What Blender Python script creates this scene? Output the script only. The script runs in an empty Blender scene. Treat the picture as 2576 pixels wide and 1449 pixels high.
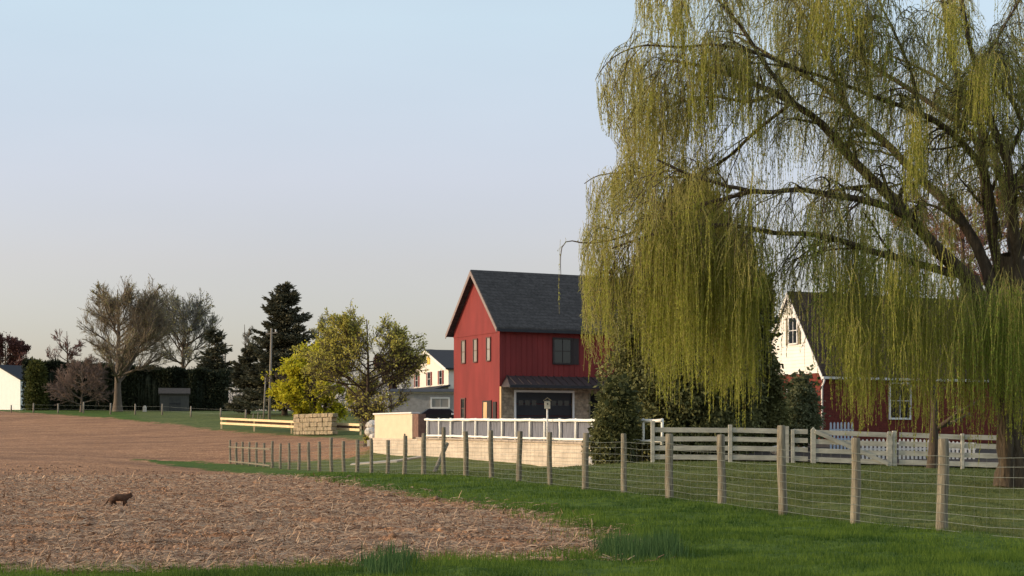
import bpy, math, random
import numpy as np
from mathutils import Vector, Matrix
rng = np.random.default_rng(7); random.seed(7)
R = math.radians
F, HY, CX, CZ = 4085.0, 1100.0, 1288.0, 1.35      # focal length and horizon of the photograph (in 2576 px units), eye height
scene = bpy.context.scene
C = scene.collection

def at(px, py, Y):
    return np.array([(px-CX)/F*Y, Y, CZ+(HY-py)/F*Y])

# ------------------------------------------------------------------ object helpers
def link(o, parent=None):
    C.objects.link(o)
    if parent is not None: o.parent = parent
    return o
def tag(o, label=None, cat=None, group=None, kind=None):
    if label: o['label'] = label
    if cat: o['category'] = cat
    if group: o['group'] = group
    if kind: o['kind'] = kind
    return o
def empty(name, loc, rz=0, **k):
    o = bpy.data.objects.new(name, None); link(o)
    o.location = [float(c) for c in loc]; o.rotation_euler = (0, 0, rz); o.empty_display_size = .3
    return tag(o, **k)
def np_mesh(name, V, Fc, mat, parent=None, smooth=False, attrs=None, loc=None):
    V = np.asarray(V, np.float32); Fc = np.asarray(Fc, np.int32)
    me = bpy.data.meshes.new(name)
    me.vertices.add(len(V)); me.vertices.foreach_set('co', V.ravel())
    m, k = Fc.shape
    me.loops.add(m*k); me.loops.foreach_set('vertex_index', Fc.ravel())
    me.polygons.add(m); me.polygons.foreach_set('loop_start', np.arange(m, dtype=np.int32)*k)
    try: me.polygons.foreach_set('loop_total', np.full(m, k, np.int32))
    except Exception: pass
    if smooth: me.polygons.foreach_set('use_smooth', np.ones(m, bool))
    if attrs:
        for n, a in attrs.items():
            at_ = me.attributes.new(n, 'FLOAT', 'POINT'); at_.data.foreach_set('value', np.asarray(a, np.float32))
    me.update(calc_edges=True)
    me.materials.append(mat)
    o = bpy.data.objects.new(name, me)
    if loc is not None: o.location = loc
    return link(o, parent)
class MB:
    def __init__(s): s.v = []; s.f = []
    def add(s, vs, fs):
        n = len(s.v); s.v += [tuple(map(float, v)) for v in vs]; s.f += [tuple(i+n for i in f) for f in fs]; return s
    def box(s, x0, x1, y0, y1, z0, z1):
        return s.add([(x0,y0,z0),(x1,y0,z0),(x1,y1,z0),(x0,y1,z0),(x0,y0,z1),(x1,y0,z1),(x1,y1,z1),(x0,y1,z1)],
                     [(0,3,2,1),(4,5,6,7),(0,1,5,4),(1,2,6,5),(2,3,7,6),(3,0,4,7)])
    def bar(s, a, b, w, h, up=(0,0,1)):            # a beam from a to b, w across, h along up
        a = Vector(a); b = Vector(b); d = (b-a).normalized(); u = Vector(up)
        sd = d.cross(u).normalized(); u2 = sd.cross(d).normalized()
        vs = [p+sd*i*w/2+u2*j*h/2 for p in (a, b) for i, j in ((-1,-1),(1,-1),(1,1),(-1,1))]
        return s.add(vs, [(0,1,2,3),(7,6,5,4),(0,4,5,1),(1,5,6,2),(2,6,7,3),(3,7,4,0)])
    def prism(s, prof, o, ex, ey, ez, L):           # profile points (a,b) -> o+a*ex+b*ey, extruded along ez*L
        o, ex, ey, ez = map(Vector, (o, ex, ey, ez)); n = len(prof)
        vs = [o+ex*a+ey*b for a, b in prof]+[o+ex*a+ey*b+ez*L for a, b in prof]
        return s.add(vs, [tuple(range(n))[::-1], tuple(range(n, 2*n))]+[(i, (i+1) % n, n+(i+1) % n, n+i) for i in range(n)])
    def tube(s, pts, rad, n=8, cap=True):
        pts = [Vector(p) for p in pts]; k = len(pts); vs = []
        for i, p in enumerate(pts):
            t = (pts[min(i+1, k-1)]-pts[max(i-1, 0)]).normalized()
            a = Vector((1,0,0)) if abs(t.x) < .9 else Vector((0,1,0))
            u = t.cross(a).normalized(); w = t.cross(u)
            r = rad[i] if hasattr(rad, '__len__') else rad
            vs += [p+(u*math.cos(2*math.pi*j/n)+w*math.sin(2*math.pi*j/n))*r for j in range(n)]
        fs = [(i*n+j, i*n+(j+1) % n, (i+1)*n+(j+1) % n, (i+1)*n+j) for i in range(k-1) for j in range(n)]
        if cap: fs += [tuple(range(n))[::-1], tuple((k-1)*n+j for j in range(n))]
        return s.add(vs, fs)
    def build(s, name, mat, parent=None, smooth=False, bevel=0):
        me = bpy.data.meshes.new(name); me.from_pydata(s.v, [], s.f); me.update()
        import bmesh
        bm = bmesh.new(); bm.from_mesh(me); bmesh.ops.recalc_face_normals(bm, faces=bm.faces[:]); bm.to_mesh(me); bm.free()
        me.materials.append(mat)
        if smooth:
            for p in me.polygons: p.use_smooth = True
        o = bpy.data.objects.new(name, me); link(o, parent)
        if bevel:
            b = o.modifiers.new('bevel', 'BEVEL'); b.width = bevel; b.segments = 2
        return o

# ------------------------------------------------------------------ materials
def mat(name, col, rough=.85, var=.25, scale=4, bump=0, bscale=None, detail=5, col2=None, stretch=None, spec=.3, metal=0, coord='Object'):
    m = bpy.data.materials.new(name); m.use_nodes = True; nt = m.node_tree; N = nt.nodes; L = nt.links
    b = N['Principled BSDF']; b.inputs['Roughness'].default_value = rough; b.inputs['Metallic'].default_value = metal
    b.inputs['Specular IOR Level'].default_value = spec
    tc = N.new('ShaderNodeTexCoord'); mp = N.new('ShaderNodeMapping'); L.new(tc.outputs[coord], mp.inputs[0])
    if stretch: mp.inputs['Scale'].default_value = stretch
    nz = N.new('ShaderNodeTexNoise'); nz.inputs['Scale'].default_value = scale; nz.inputs['Detail'].default_value = detail
    nz.inputs['Roughness'].default_value = .65
    L.new(mp.outputs[0], nz.inputs['Vector'])
    c2 = col2 if col2 else tuple(c*(1-var) for c in col)
    c1 = col if col2 else tuple(min(1, c*(1+var)) for c in col)
    cr = N.new('ShaderNodeValToRGB'); cr.color_ramp.elements[0].position = .32; cr.color_ramp.elements[1].position = .68
    cr.color_ramp.elements[0].color = (*c2, 1); cr.color_ramp.elements[1].color = (*c1, 1)
    L.new(nz.outputs['Fac'], cr.inputs[0]); L.new(cr.outputs[0], b.inputs['Base Color'])
    m['_'] = 1
    if bump:
        nb = N.new('ShaderNodeTexNoise'); nb.inputs['Scale'].default_value = bscale or scale*4; nb.inputs['Detail'].default_value = 4
        L.new(mp.outputs[0], nb.inputs['Vector'])
        bp = N.new('ShaderNodeBump'); bp.inputs['Strength'].default_value = 1; bp.inputs['Distance'].default_value = bump
        L.new(nb.outputs['Fac'], bp.inputs['Height']); L.new(bp.outputs[0], b.inputs['Normal'])
    return m
def brick(m, bw, bh, mortar=.012, mcol=None, amp=.006, wall=True, offset=.5, dark=.75):
    """lay a brick / course pattern over a material made by mat(); wall coordinates are (x+y, z)"""
    nt = m.node_tree; N = nt.nodes; L = nt.links; b = N['Principled BSDF']
    tc = [n for n in N if n.type == 'TEX_COORD'][0]
    sp = N.new('ShaderNodeSeparateXYZ'); L.new(tc.outputs['Object'], sp.inputs[0])
    ad = N.new('ShaderNodeMath'); L.new(sp.outputs['X'], ad.inputs[0]); L.new(sp.outputs['Y'], ad.inputs[1])
    if not wall: ad.inputs[1].default_value = 0; [L.remove(l) for l in list(ad.inputs[1].links)]
    cb = N.new('ShaderNodeCombineXYZ'); L.new(ad.outputs[0], cb.inputs[0]); L.new(sp.outputs['Z'], cb.inputs[1])
    bt = N.new('ShaderNodeTexBrick'); L.new(cb.outputs[0], bt.inputs['Vector'])
    bt.inputs['Scale'].default_value = 1; bt.inputs['Brick Width'].default_value = bw; bt.inputs['Row Height'].default_value = bh
    bt.inputs['Mortar Size'].default_value = mortar; bt.offset = offset
    bt.inputs['Color1'].default_value = (1,1,1,1); bt.inputs['Color2'].default_value = (dark,dark,dark,1)
    mc = mcol or (.6,.6,.6); bt.inputs['Mortar'].default_value = (*mc, 1)
    src = b.inputs['Base Color'].links[0].from_socket
    mx = N.new('ShaderNodeMix'); mx.data_type = 'RGBA'; mx.blend_type = 'MULTIPLY'; mx.inputs[0].default_value = 1
    L.new(src, mx.inputs[6]); L.new(bt.outputs['Color'], mx.inputs[7]); L.new(mx.outputs[2], b.inputs['Base Color'])
    bp = N.new('ShaderNodeBump'); bp.inputs['Distance'].default_value = amp; bp.invert = True
    L.new(bt.outputs['Fac'], bp.inputs['Height'])
    if b.inputs['Normal'].links: L.new(b.inputs['Normal'].links[0].from_socket, bp.inputs['Normal'])
    L.new(bp.outputs[0], b.inputs['Normal'])
    return m
def leaf(name, c1, c2, trans=.35, rough=.7):
    """leaves: colour between c1 and c2 by the per-leaf attribute v, part translucent"""
    m = bpy.data.materials.new(name); m.use_nodes = True; nt = m.node_tree; N = nt.nodes; L = nt.links
    b = N['Principled BSDF']; b.inputs['Roughness'].default_value = rough; b.inputs['Specular IOR Level'].default_value = .2
    a = N.new('ShaderNodeAttribute'); a.attribute_name = 'v'
    mx = N.new('ShaderNodeMix'); mx.data_type = 'RGBA'; mx.inputs[6].default_value = (*c1, 1); mx.inputs[7].default_value = (*c2, 1)
    L.new(a.outputs['Fac'], mx.inputs[0]); L.new(mx.outputs[2], b.inputs['Base Color'])
    t = N.new('ShaderNodeBsdfTranslucent'); L.new(mx.outputs[2], t.inputs[0])
    ms = N.new('ShaderNodeMixShader'); ms.inputs[0].default_value = trans
    L.new(b.outputs[0], ms.inputs[1]); L.new(t.outputs[0], ms.inputs[2]); L.new(ms.outputs[0], N['Material Output'].inputs[0])
    return m
def glass(name, col=(.02,.025,.03), spec=.5):
    m = bpy.data.materials.new(name); m.use_nodes = True; b = m.node_tree.nodes['Principled BSDF']
    b.inputs['Base Color'].default_value = (*col, 1); b.inputs['Roughness'].default_value = .06; b.inputs['Specular IOR Level'].default_value = spec
    return m
M = {}
M['barn_red'] = mat('barn_red_paint', (.215,.031,.027), .75, .17, 1.4, .003, 40, stretch=(1,1,.25))
M['shingle'] = brick(mat('shingle', (.085,.077,.070), .95, .35, 9, .006, 60), .33, .16, .012, (.55,.55,.55), .006, dark=.7)
M['brown_shingle'] = brick(mat('brown_shingle', (.085,.055,.036), .95, .35, 8, .006, 60), .33, .16, .012, (.5,.5,.5), .006, dark=.7)
M['metal_roof'] = mat('brown_metal_roof', (.060,.045,.043), .5, .15, 5)
M['masonry'] = brick(mat('tan_masonry', (.44,.34,.23), .9, .4, 5, .01, 40), .32, .14, .014, (.75,.72,.68), .008, dark=.6)
M['white'] = mat('white_paint', (.78,.74,.68), .6, .06, 3)
M['rail_white'] = mat('white_rail_paint', (.90,.85,.74), .6, .05, 3)
M['old_white'] = mat('weathered_white_wood', (.47,.44,.36), .85, .28, 5, .003, 40, stretch=(.3,1,1))
M['dark_paint'] = mat('dark_door_paint', (.022,.023,.027), .5, .2, 3)
M['black'] = mat('black_void', (.008,.008,.008), .9, .1)
M['glass'] = glass('window_glass')
M['dark_glass'] = glass('dark_window_glass', (.01,.01,.012), .15)
M['bright_glass'] = glass('curtained_glass', (.30,.28,.25))
M['lumber_sunlit'] = mat('lumber_and_sunlit_end', (.62,.40,.20), .8, .2, 5, .002, stretch=(1,1,.2))  # door lumber; also stands for the sunlit end of the masonry
M['wall_block'] = brick(mat('cream_stone_block', (.60,.49,.37), .9, .2, 1.3, .02, 9), .62, .155, .007, (.80,.74,.68), .008, dark=.94)
M['pier'] = mat('brown_brick_pier', (.20,.11,.08), .9, .3, 6)
M['cap'] = mat('wall_cap_stone', (.42,.33,.25), .9, .25, 3, .01)
M['stucco'] = mat('cream_stucco', (.72,.56,.38), .9, .07, 2.5, .006, 50)
M['shade_grey'] = mat('shade_grey', (.17,.17,.19), .85, .35, 7, .004, stretch=(3,3,.25))  # shade behind the railing is put into this bluish grey
M['post'] = mat('weathered_post_wood', (.34,.29,.20), .95, .2, 7, .012, 24, col2=(.095,.078,.055), stretch=(5,5,.3))
M['wire'] = mat('galvanised_wire', (.26,.27,.22), .5, .15, 6, metal=.3)
M['rail'] = mat('yellow_rail', (.80,.60,.33), .8, .12, 2)
M['soil_brick'] = brick(mat('red_brick', (.15,.032,.022), .9, .3, 6, .003, 50), .22, .075, .01, (1.2,1.1,1.0), .004, dark=.7)
M['clap'] = mat('white_clapboard', (.80,.76,.68), .7, .06, 2)
M['bark'] = mat('bark', (.085,.062,.042), .95, .45, 5, .03, 14, stretch=(3,3,.5))
M['willow_bark'] = mat('willow_bark', (.13,.095,.060), .95, .5, 3, .09, 5, col2=(.045,.032,.020), stretch=(3.2,3.2,.45))
M['grey_bark'] = mat('grey_bark', (.155,.12,.09), .95, .3, 5, .02, 12, stretch=(3,3,.5))
M['pole'] = mat('utility_pole_wood', (.26,.22,.17), .9, .3, 4, stretch=(3,3,.3))
M['shed'] = mat('grey_shed_boards', (.09,.088,.078), .9, .2, 5, stretch=(4,4,.3))
M['shed_side'] = M['shed']
M['grey_roof'] = mat('grey_roof', (.07,.062,.055), .95, .25, 5)
M['concrete'] = mat('pale_concrete', (.42,.37,.30), .9, .15, 3, .004)
M['cloth_dark'] = mat('cat_fur', (.085,.045,.026), .95, .4, 18, .004, 60)
M['car'] = mat('black_car_paint', (.012,.013,.015), .25, .1, spec=.6)
M['rubber'] = mat('tyre', (.02,.02,.02), .9, .1)
M['boulder'] = mat('pale_boulder', (.62,.56,.48), .95, .3, 5, .02, 12)
M['rubble'] = mat('tan_rubble', (.42,.32,.21), .95, .55, 3, .08, 6, col2=(.20,.17,.10))
M['gravel'] = mat('grey_gravel', (.26,.24,.22), .95, .35, 30, .01, 60)
M['shutter'] = mat('red_shutter', (.20,.04,.03), .8, .15)
M['yellow'] = mat('yellow_panel', (.75,.52,.12), .7, .1)

# ------------------------------------------------------------------ terrain
FN = 31
def fence_uy(n): return ((1082-131.3*n)/(1+.1011*n), 23*(1+.1011*n))
fy = np.interp(np.arange(FN), [0,1,2,3,4,5,6,7,8,9,10,12,16,20,24,30], [1342,1318,1293,1269,1254,1241,1231,1221,1211,1204,1199,1195,1190,1184,1178,1165])
cps = []
for n in range(0, FN, 2):
    u, Y = fence_uy(n); cps.append((CX+u, fy[n], Y))
for px in (-1500, 0, 600, 1200, 1800, 2576, 4000): cps.append((px, 1449, 15.6))
for px in (-4000, 1288, 6500): cps.append((px, 1100+1.35*F/6, 6))
cps += [(300,1275,31.2),(0,1300,27.2),(0,1205,52),(0,1160,80),(-900,1160,80),(300,1160,80),(100,1145,95),(400,1143,98),
 (0,1105,122),(0,1065,147),(0,1035,168),(-900,1035,168),(300,1034,176),(250,1052,150),(453,1068,138),(560,1035,174),(700,1094,117),(900,1104,99),(700,1042,155),
 (915,1124,80),(1480,1177,60),(1260,1163,66),(1050,1151,72),(940,1141,77.5),
 (1642,1162,55),(1837,1163,55),(2045,1167,55),(2240,1174,55),(2420,1180,55),(2700,1186,55),(3500,1200,50),
 (2545,1226,39),(2345,1179,50),(1740,1150,60),(2100,1114,73),(2500,1116,80),(3500,1116,80),(1300,1120,90),(1050,1046,150),(1700,1046,150),(2600,1046,150),(3500,1046,160),
 (-1500,1034,250),(0,1034,250),(1288,1040,250),(2600,1045,250),(4000,1045,260),(-2000,1050,900),(1288,1050,900),(4500,1050,900)]
cp = np.array([at(*c) for c in cps])
def _phi(r): return np.sqrt(r*r+9)
_S = cp[:, :2]
_K = _phi(np.linalg.norm(_S[:, None]-_S[None], axis=2))
_P = np.c_[np.ones(len(_S)), _S]
_A = np.block([[_K+np.eye(len(_S))*-.05, _P],[_P.T, np.zeros((3,3))]])
_w = np.linalg.solve(_A, np.r_[cp[:, 2], 0, 0, 0])
def G(X, Y):
    X = np.asarray(X, float); Y = np.asarray(Y, float); sh = X.shape; x = X.ravel(); y = Y.ravel(); out = np.empty(len(x))
    for i in range(0, len(x), 60000):
        xs, ys = x[i:i+60000], y[i:i+60000]
        r = np.sqrt((xs[:, None]-_S[None, :, 0])**2+(ys[:, None]-_S[None, :, 1])**2)
        out[i:i+60000] = _phi(r)@_w[:-3]+_w[-3]+_w[-2]*xs+_w[-1]*ys
    return out.reshape(sh)
def g1(x, y): return float(G(np.array([x]), np.array([y]))[0])
def hsh(ix, iy, s):
    h = (ix.astype(np.int64)*374761393+iy.astype(np.int64)*668265263+s*1442695041) & 0x7fffffff
    h = ((h ^ (h >> 13))*1274126177) & 0x7fffffff
    return (h ^ (h >> 16)) % 65536/65535.
def vn(x, y, s=0):
    ix = np.floor(x); iy = np.floor(y); fx = x-ix; fy_ = y-iy; fx = fx*fx*(3-2*fx); fy_ = fy_*fy_*(3-2*fy_)
    a = hsh(ix, iy, s); b = hsh(ix+1, iy, s); c = hsh(ix, iy+1, s); d = hsh(ix+1, iy+1, s)
    return (a*(1-fx)+b*fx)*(1-fy_)+(c*(1-fx)+d*fx)*fy_
def fbm(x, y, s=0, o=4):
    t = 0; a = .5
    for i in range(o): t = t+a*vn(x, y, s+i); x = x*2.03+7.1; y = y*2.03+3.7; a *= .5
    return t
def inpoly(px, py, poly):
    c = np.zeros(px.shape, bool); n = len(poly)
    for i in range(n):
        x1, y1 = poly[i]; x2, y2 = poly[(i+1) % n]
        if y1 == y2: continue
        k = ((y1 > py) != (y2 > py)) & (px < (x2-x1)*(py-y1)/(y2-y1)+x1)
        c ^= k
    return c
# outline of the ploughed field, unprojected onto the terrain once (then it lives in world space)
fieldP = [(-9000,1034),(0,1034),(250,1049),(453,1069),(560,1084),(700,1094),(900,1104),(930,1114),(935,1146),(800,1159),(600,1165),(335,1156),(420,1170),(600,1188),(800,1201),(1000,1238),(1270,1277),(1420,1312),(1512,1340),(1495,1400),(1430,1412),(900,1418),(600,1436),(0,1444),(-600,1452),(-9000,1700)]
def ray(px, py):
    Y = np.geomspace(10, 900, 1500); X = (px-CX)/F*Y; Z = CZ+(HY-py)/F*Y
    k = np.argmax(Z <= G(X, Y)+.0); return (X[k], Y[k])
def densify(poly, k=6):
    out = []
    for i in range(len(poly)):
        a = np.array(poly[i], float); b = np.array(poly[(i+1) % len(poly)], float)
        for j in range(k): out.append(tuple(a+(b-a)*j/k))
    return out
_fieldW = [ray(max(p[0], -2600), p[1]) for p in densify(fieldP[1:-1], 5)]
_fieldW = [p for p in _fieldW if p[1] > 10.5]
_fieldW = _fieldW[:-1]
i0 = _fieldW[0]; i1 = _fieldW[-1]
def soil_mask(X, Y, w=.35, n=9):
    t = np.zeros(X.shape)
    wx = (fbm(X*1.1, Y*1.1, 11)-.47)*1.6*np.clip(Y/60, .5, 2.2); wy = (fbm(X*1.1+40, Y*1.1, 21)-.47)*1.6*np.clip(Y/60, .5, 2.2)
    wx = wx+(vn(X*4, Y*4, 61)-.5)*.5; wy = wy+(vn(X*4, Y*4, 62)-.5)*.6
    for i in range(n):
        a = 2.4*i; r = w*math.sqrt((i+.5)/n)
        t += inpoly(X+wx+r*math.cos(a), Y+wy+r*math.sin(a), fieldPolyW)
    return t/n
# west side: from far-left end of the outline down to near-left end, far outside the frame
far_l = ray(0, 1034.5)
poly = [(-400, far_l[1]+20)]+[p for p in _fieldW]
fieldPolyW = [(-400, far_l[1]-2)]+_fieldW
nl = ray(0, 1444)
fieldPolyW += [(nl[0]-4, nl[1]-.6), (-60, 3), (-400, 3)]

def relief(X, Y):
    return ((fbm(X*4, Y*6, 3)-.47)*.11+(fbm(X*11, Y*15, 5, 2)-.4)*.045+(vn(X*.5+Y*.1, Y*2.6, 9)-.5)*.07+(vn(X*1.6, Y*6+X*.3, 19)-.5)*.05)*(.25+.75*np.clip((70-Y)/40, 0, 1))
def ground():
    Yr = np.concatenate([np.geomspace(1.5, 14, 40, endpoint=False), np.geomspace(14, 50, 430, endpoint=False), np.geomspace(50, 200, 260, endpoint=False), np.geomspace(200, 900, 50)])
    U = np.concatenate([np.linspace(-4, -.45, 60, endpoint=False), np.linspace(-.45, .45, 640, endpoint=False), np.linspace(.45, 4, 61)])
    Yg, Ug = np.meshgrid(Yr, U, indexing='ij'); X = Ug*Yg; Y = Yg
    Z = G(X, Y)
    s = soil_mask(X, Y)
    near = np.clip((70-Y)/40, 0, 1)
    clod = relief(X, Y)
    tur = (fbm(X*2.2, Y*2.2, 31)-.47)*.10+(fbm(X*.5, Y*.5, 33)-.47)*.18
    Z = Z+s*clod+(1-s)*tur*(.3+.7*near)-s*.03
    # behind the wire fence the lawn is duller
    n = np.array([fence_uy(k) for k in (0, 30)]); fx = n[:, 0]/F*n[:, 1]
    d = (X-fx[0])*(n[1,1]-n[0,1])-(Y-n[0,1])*(fx[1]-fx[0]); d /= math.hypot(n[1,1]-n[0,1], fx[1]-fx[0])
    dull = np.clip(d/1.2+.5+(fbm(X*.8, Y*.8, 55)-.47)*1.5, 0, 1)
    nr, nc = X.shape; idx = np.arange(nr*nc).reshape(nr, nc)
    Fq = np.stack([idx[:-1,:-1], idx[:-1,1:], idx[1:,1:], idx[1:,:-1]], -1).reshape(-1, 4)
    V = np.stack([X, Y, Z], -1).reshape(-1, 3); sv = s.ravel(); dv = dull.ravel()
    isf = sv[Fq].mean(1) > .5
    for nm, sel in (('ploughed_field', isf), ('lawn', ~isf)):
        f = Fq[sel]; u, inv = np.unique(f, return_inverse=True)
        o = np_mesh(nm, V[u], inv.reshape(f.shape), M['ground'], smooth=True, attrs={'soil': sv[u], 'dull': dv[u]})
        o['kind'] = 'structure'
def ground_mat():
    m = bpy.data.materials.new('ground'); m.use_nodes = True; nt = m.node_tree; N = nt.nodes; L = nt.links
    b = N['Principled BSDF']; b.inputs['Roughness'].default_value = .95; b.inputs['Specular IOR Level'].default_value = .15
    tc = N.new('ShaderNodeTexCoord')
    def nz(s, d=6, st=(1,1,1), r=.65):
        mp = N.new('ShaderNodeMapping'); mp.inputs['Scale'].default_value = st; L.new(tc.outputs['Object'], mp.inputs[0])
        n = N.new('ShaderNodeTexNoise'); n.inputs['Scale'].default_value = s; n.inputs['Detail'].default_value = d; n.inputs['Roughness'].default_value = r
        L.new(mp.outputs[0], n.inputs['Vector']); return n.outputs['Fac']
    def ramp(f, els):
        c = N.new('ShaderNodeValToRGB'); e = c.color_ramp.elements
        e[0].position, e[0].color = els[0][0], (*els[0][1], 1); e[1].position, e[1].color = els[1][0], (*els[1][1], 1)
        for p, k in els[2:]: q = e.new(p); q.color = (*k, 1)
        L.new(f, c.inputs[0]); return c.outputs[0]
    def mix(f, a, c, bl='MIX', fv=None):
        x = N.new('ShaderNodeMix'); x.data_type = 'RGBA'; x.blend_type = bl
        if fv is None: L.new(f, x.inputs[0])
        else: x.inputs[0].default_value = fv
        L.new(a, x.inputs[6]); L.new(c, x.inputs[7]); return x.outputs[2]
    A = N.new('ShaderNodeAttribute'); A.attribute_name = 'soil'
    D = N.new('ShaderNodeAttribute'); D.attribute_name = 'dull'
    soil = ramp(nz(9, 8, r=.75), [(.36,SOIL[0]),(.66,SOIL[2]),(.5,SOIL[1])])
    big = ramp(nz(.25, 4, (.5,1.6,1)), [(.35,(.80,.78,.78)),(.65,(1.12,1.1,1.05))])
    soil = mix(None, soil, big, 'MULTIPLY', 1)
    st = ramp(nz(1.0, 5, (.22,1.5,1), r=.7), [(.38,(.82,.80,.78)),(.60,(1.16,1.13,1.08))]); soil = mix(None, soil, st, 'MULTIPLY', 1)
    st = ramp(nz(4.0, 5, (.35,1.3,1), r=.7), [(.36,(.70,.66,.62)),(.60,(1.12,1.1,1.06))]); soil = mix(None, soil, st, 'MULTIPLY', 1)
    gr = ramp(nz(5, 8, r=.75), [(.35,GRASS[0]),(.68,GRASS[1])])
    gd = ramp(nz(3, 8, (1,1.5,1), r=.75), [(.35,GRASS[2]),(.68,GRASS[3])])
    g = mix(D.outputs['Fac'], gr, gd)
    bg = ramp(nz(.35, 4), [(.35,(.78,.82,.8)),(.65,(1.15,1.1,1.0))]); g = mix(None, g, bg, 'MULTIPLY', 1)
    L.new(mix(A.outputs['Fac'], g, soil), b.inputs['Base Color'])
    bp = N.new('ShaderNodeBump'); bp.inputs['Distance'].default_value = .05
    L.new(nz(11, 6, r=.7), bp.inputs['Height']); L.new(bp.outputs[0], b.inputs['Normal'])
    return m
SOIL = [(.15,.075,.040),(.40,.22,.125),(.62,.37,.22)]
GRASS = [(.036,.075,.012),(.125,.185,.025),(.065,.090,.022),(.19,.205,.065)]
M['ground'] = ground_mat()
ground()

def scatter(n, Y0, Y1, u0=-.36, u1=.36, p=2.0):
    """points on the ground, denser near the camera (density ~ 1/Y^p per row)"""
    q = rng.random(n)
    if abs(p-2) < 1e-6: Y = 1/(1/Y0+(1/Y1-1/Y0)*q)
    else: e = 2-p; Y = (Y0**e+(Y1**e-Y0**e)*q)**(1/e)
    X = rng.uniform(u0, u1, n)*Y
    return X, Y
# ------------------------------------------------------------------ stubble, clods, grass (stuff)
def unit(a): return a/np.maximum(np.linalg.norm(a, axis=-1, keepdims=True), 1e-9)
def stalks():
    X, Y = scatter(290000, 14, 62)
    k = soil_mask(X, Y, 1.2, 9) > rng.uniform(.08, 1, len(X)); k &= (fbm(X*.7, Y*2.2, 71) > rng.uniform(.36, .60, len(X)))
    X, Y = X[k], Y[k]; n = len(X); Z = G(X, Y)+.0
    Z = Z+relief(X, Y)-.022
    a = rng.normal(0, .75, n)+np.pi*(rng.random(n) < .5); el = np.abs(rng.normal(0, .18, n)); el[rng.random(n) < .025] += .9
    L_ = rng.uniform(.04, .18, n)*(1+np.clip((Y-30)/60, 0, .6)); W = rng.uniform(.007, .020, n)*(1+np.clip((Y-20)/30, 0, 1))*(1+1.2*(rng.random(n) < .06))
    d = np.stack([np.cos(a)*np.cos(el), np.sin(a)*np.cos(el), np.sin(el)], -1)
    s = unit(np.cross(d, [0,0,1])); up = np.cross(s, d)
    b = np.stack([X, Y, Z+.012], -1); bend = rng.normal(0, .18, (n,1))*s+rng.normal(.06, .12, (n,1))*up
    rows = []
    for j, t in enumerate((0, .5, 1.)):
        c = b+d*(L_*t)[:, None]+bend*(L_*(t*(1-t))*2)[:, None]
        ww = (W*(1-.45*t))[:, None]
        rows += [c-s*ww*.5, c+up*ww*.45, c+s*ww*.5]
    V = np.stack(rows, 1).reshape(-1, 3)
    base = (np.arange(n)*9)[:, None, None]
    q = np.array([[0,1,4,3],[1,2,5,4],[3,4,7,6],[4,5,8,7]])
    Fc = (base+q).reshape(-1, 4)
    o = np_mesh('corn_stubble', V, Fc, M['straw'], attrs={'v': np.repeat(rng.random(n)**1.3, 9)})
    tag(o, 'broken tan corn stalks littering the ploughed soil', 'crop stubble', kind='stuff')
def clods():
    X, Y = scatter(120000, 14, 75)
    k = soil_mask(X, Y, .5, 5) > .75; X, Y = X[k], Y[k]; n = len(X)
    Z = G(X, Y)+relief(X, Y)-.03
    oc = np.array([[1,0,0],[0,1,0],[-1,0,0],[0,-1,0],[0,0,1],[0,0,-1],[.7,.7,.5],[-.7,.6,.55],[-.6,-.7,.5],[.7,-.65,.45]])[:6]
    sz = rng.gamma(1.6, .0065, n)+.006
    sz *= 1+np.clip((Y-25)/50, 0, 1)
    V = oc[None]*(sz[:, None, None]*rng.uniform(.6, 1.5, (n,6,1)))*np.array([1.3,1.3,.8])
    a = rng.uniform(0, 6.28, n); c, s = np.cos(a)[:, None], np.sin(a)[:, None]
    V = np.stack([V[..., 0]*c-V[..., 1]*s, V[..., 0]*s+V[..., 1]*c, V[..., 2]], -1)+np.stack([X, Y, Z], -1)[:, None]
    t = np.array([[0,1,4],[1,2,4],[2,3,4],[3,0,4],[1,0,5],[2,1,5],[3,2,5],[0,3,5]])
    o = np_mesh('soil_clods', V.reshape(-1, 3), ((np.arange(n)*6)[:, None, None]+t).reshape(-1, 3), M['clod'], attrs={'v': np.repeat(rng.random(n), 6)})
    tag(o, 'dry brown lumps of soil strewn over the ploughed field', 'soil', kind='stuff')
def blades(name, X, Y, Z, h, w, mt, lean=.5, parent=None, bias=0):
    n = len(X); a = rng.uniform(0, 6.28, n); l = np.abs(rng.normal(0, lean, n))
    d = unit(np.stack([np.cos(a)*l, np.sin(a)*l, np.ones(n)], -1)); b = rng.uniform(0, 6.28, n)
    s = np.stack([np.cos(b), np.sin(b)*.4, np.zeros(n)], -1)
    p = np.stack([X, Y, Z], -1)
    V = np.stack([p-s*w[:, None]/2, p+s*w[:, None]/2, p+d*h[:, None]], 1).reshape(-1, 3)
    return np_mesh(name, V, np.arange(n*3).reshape(-1, 3), mt, parent, attrs={'v': np.repeat(np.clip(rng.normal(.5, .26, n)+bias, 0, 1), 3)})
M['straw'] = leaf('dry_corn_stalk', (.20,.105,.058), (.62,.42,.26), .08)
M['clod'] = leaf('dry_clod', (.18,.095,.050), (.44,.255,.145), 0)
M['blade'] = leaf('grass_blade', (.040,.088,.012), (.165,.235,.030), .35)
M['blade_dull'] = leaf('grass_blade_dull', (.070,.092,.022), (.20,.21,.065), .35)
M['blade_blue'] = leaf('daffodil_leaf', (.030,.070,.022), (.11,.19,.055), .3)
def tur(X, Y): return ((fbm(X*2.2, Y*2.2, 31)-.47)*.10+(fbm(X*.5, Y*.5, 33)-.47)*.18)*(.3+.7*np.clip((70-Y)/40,0,1))
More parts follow.
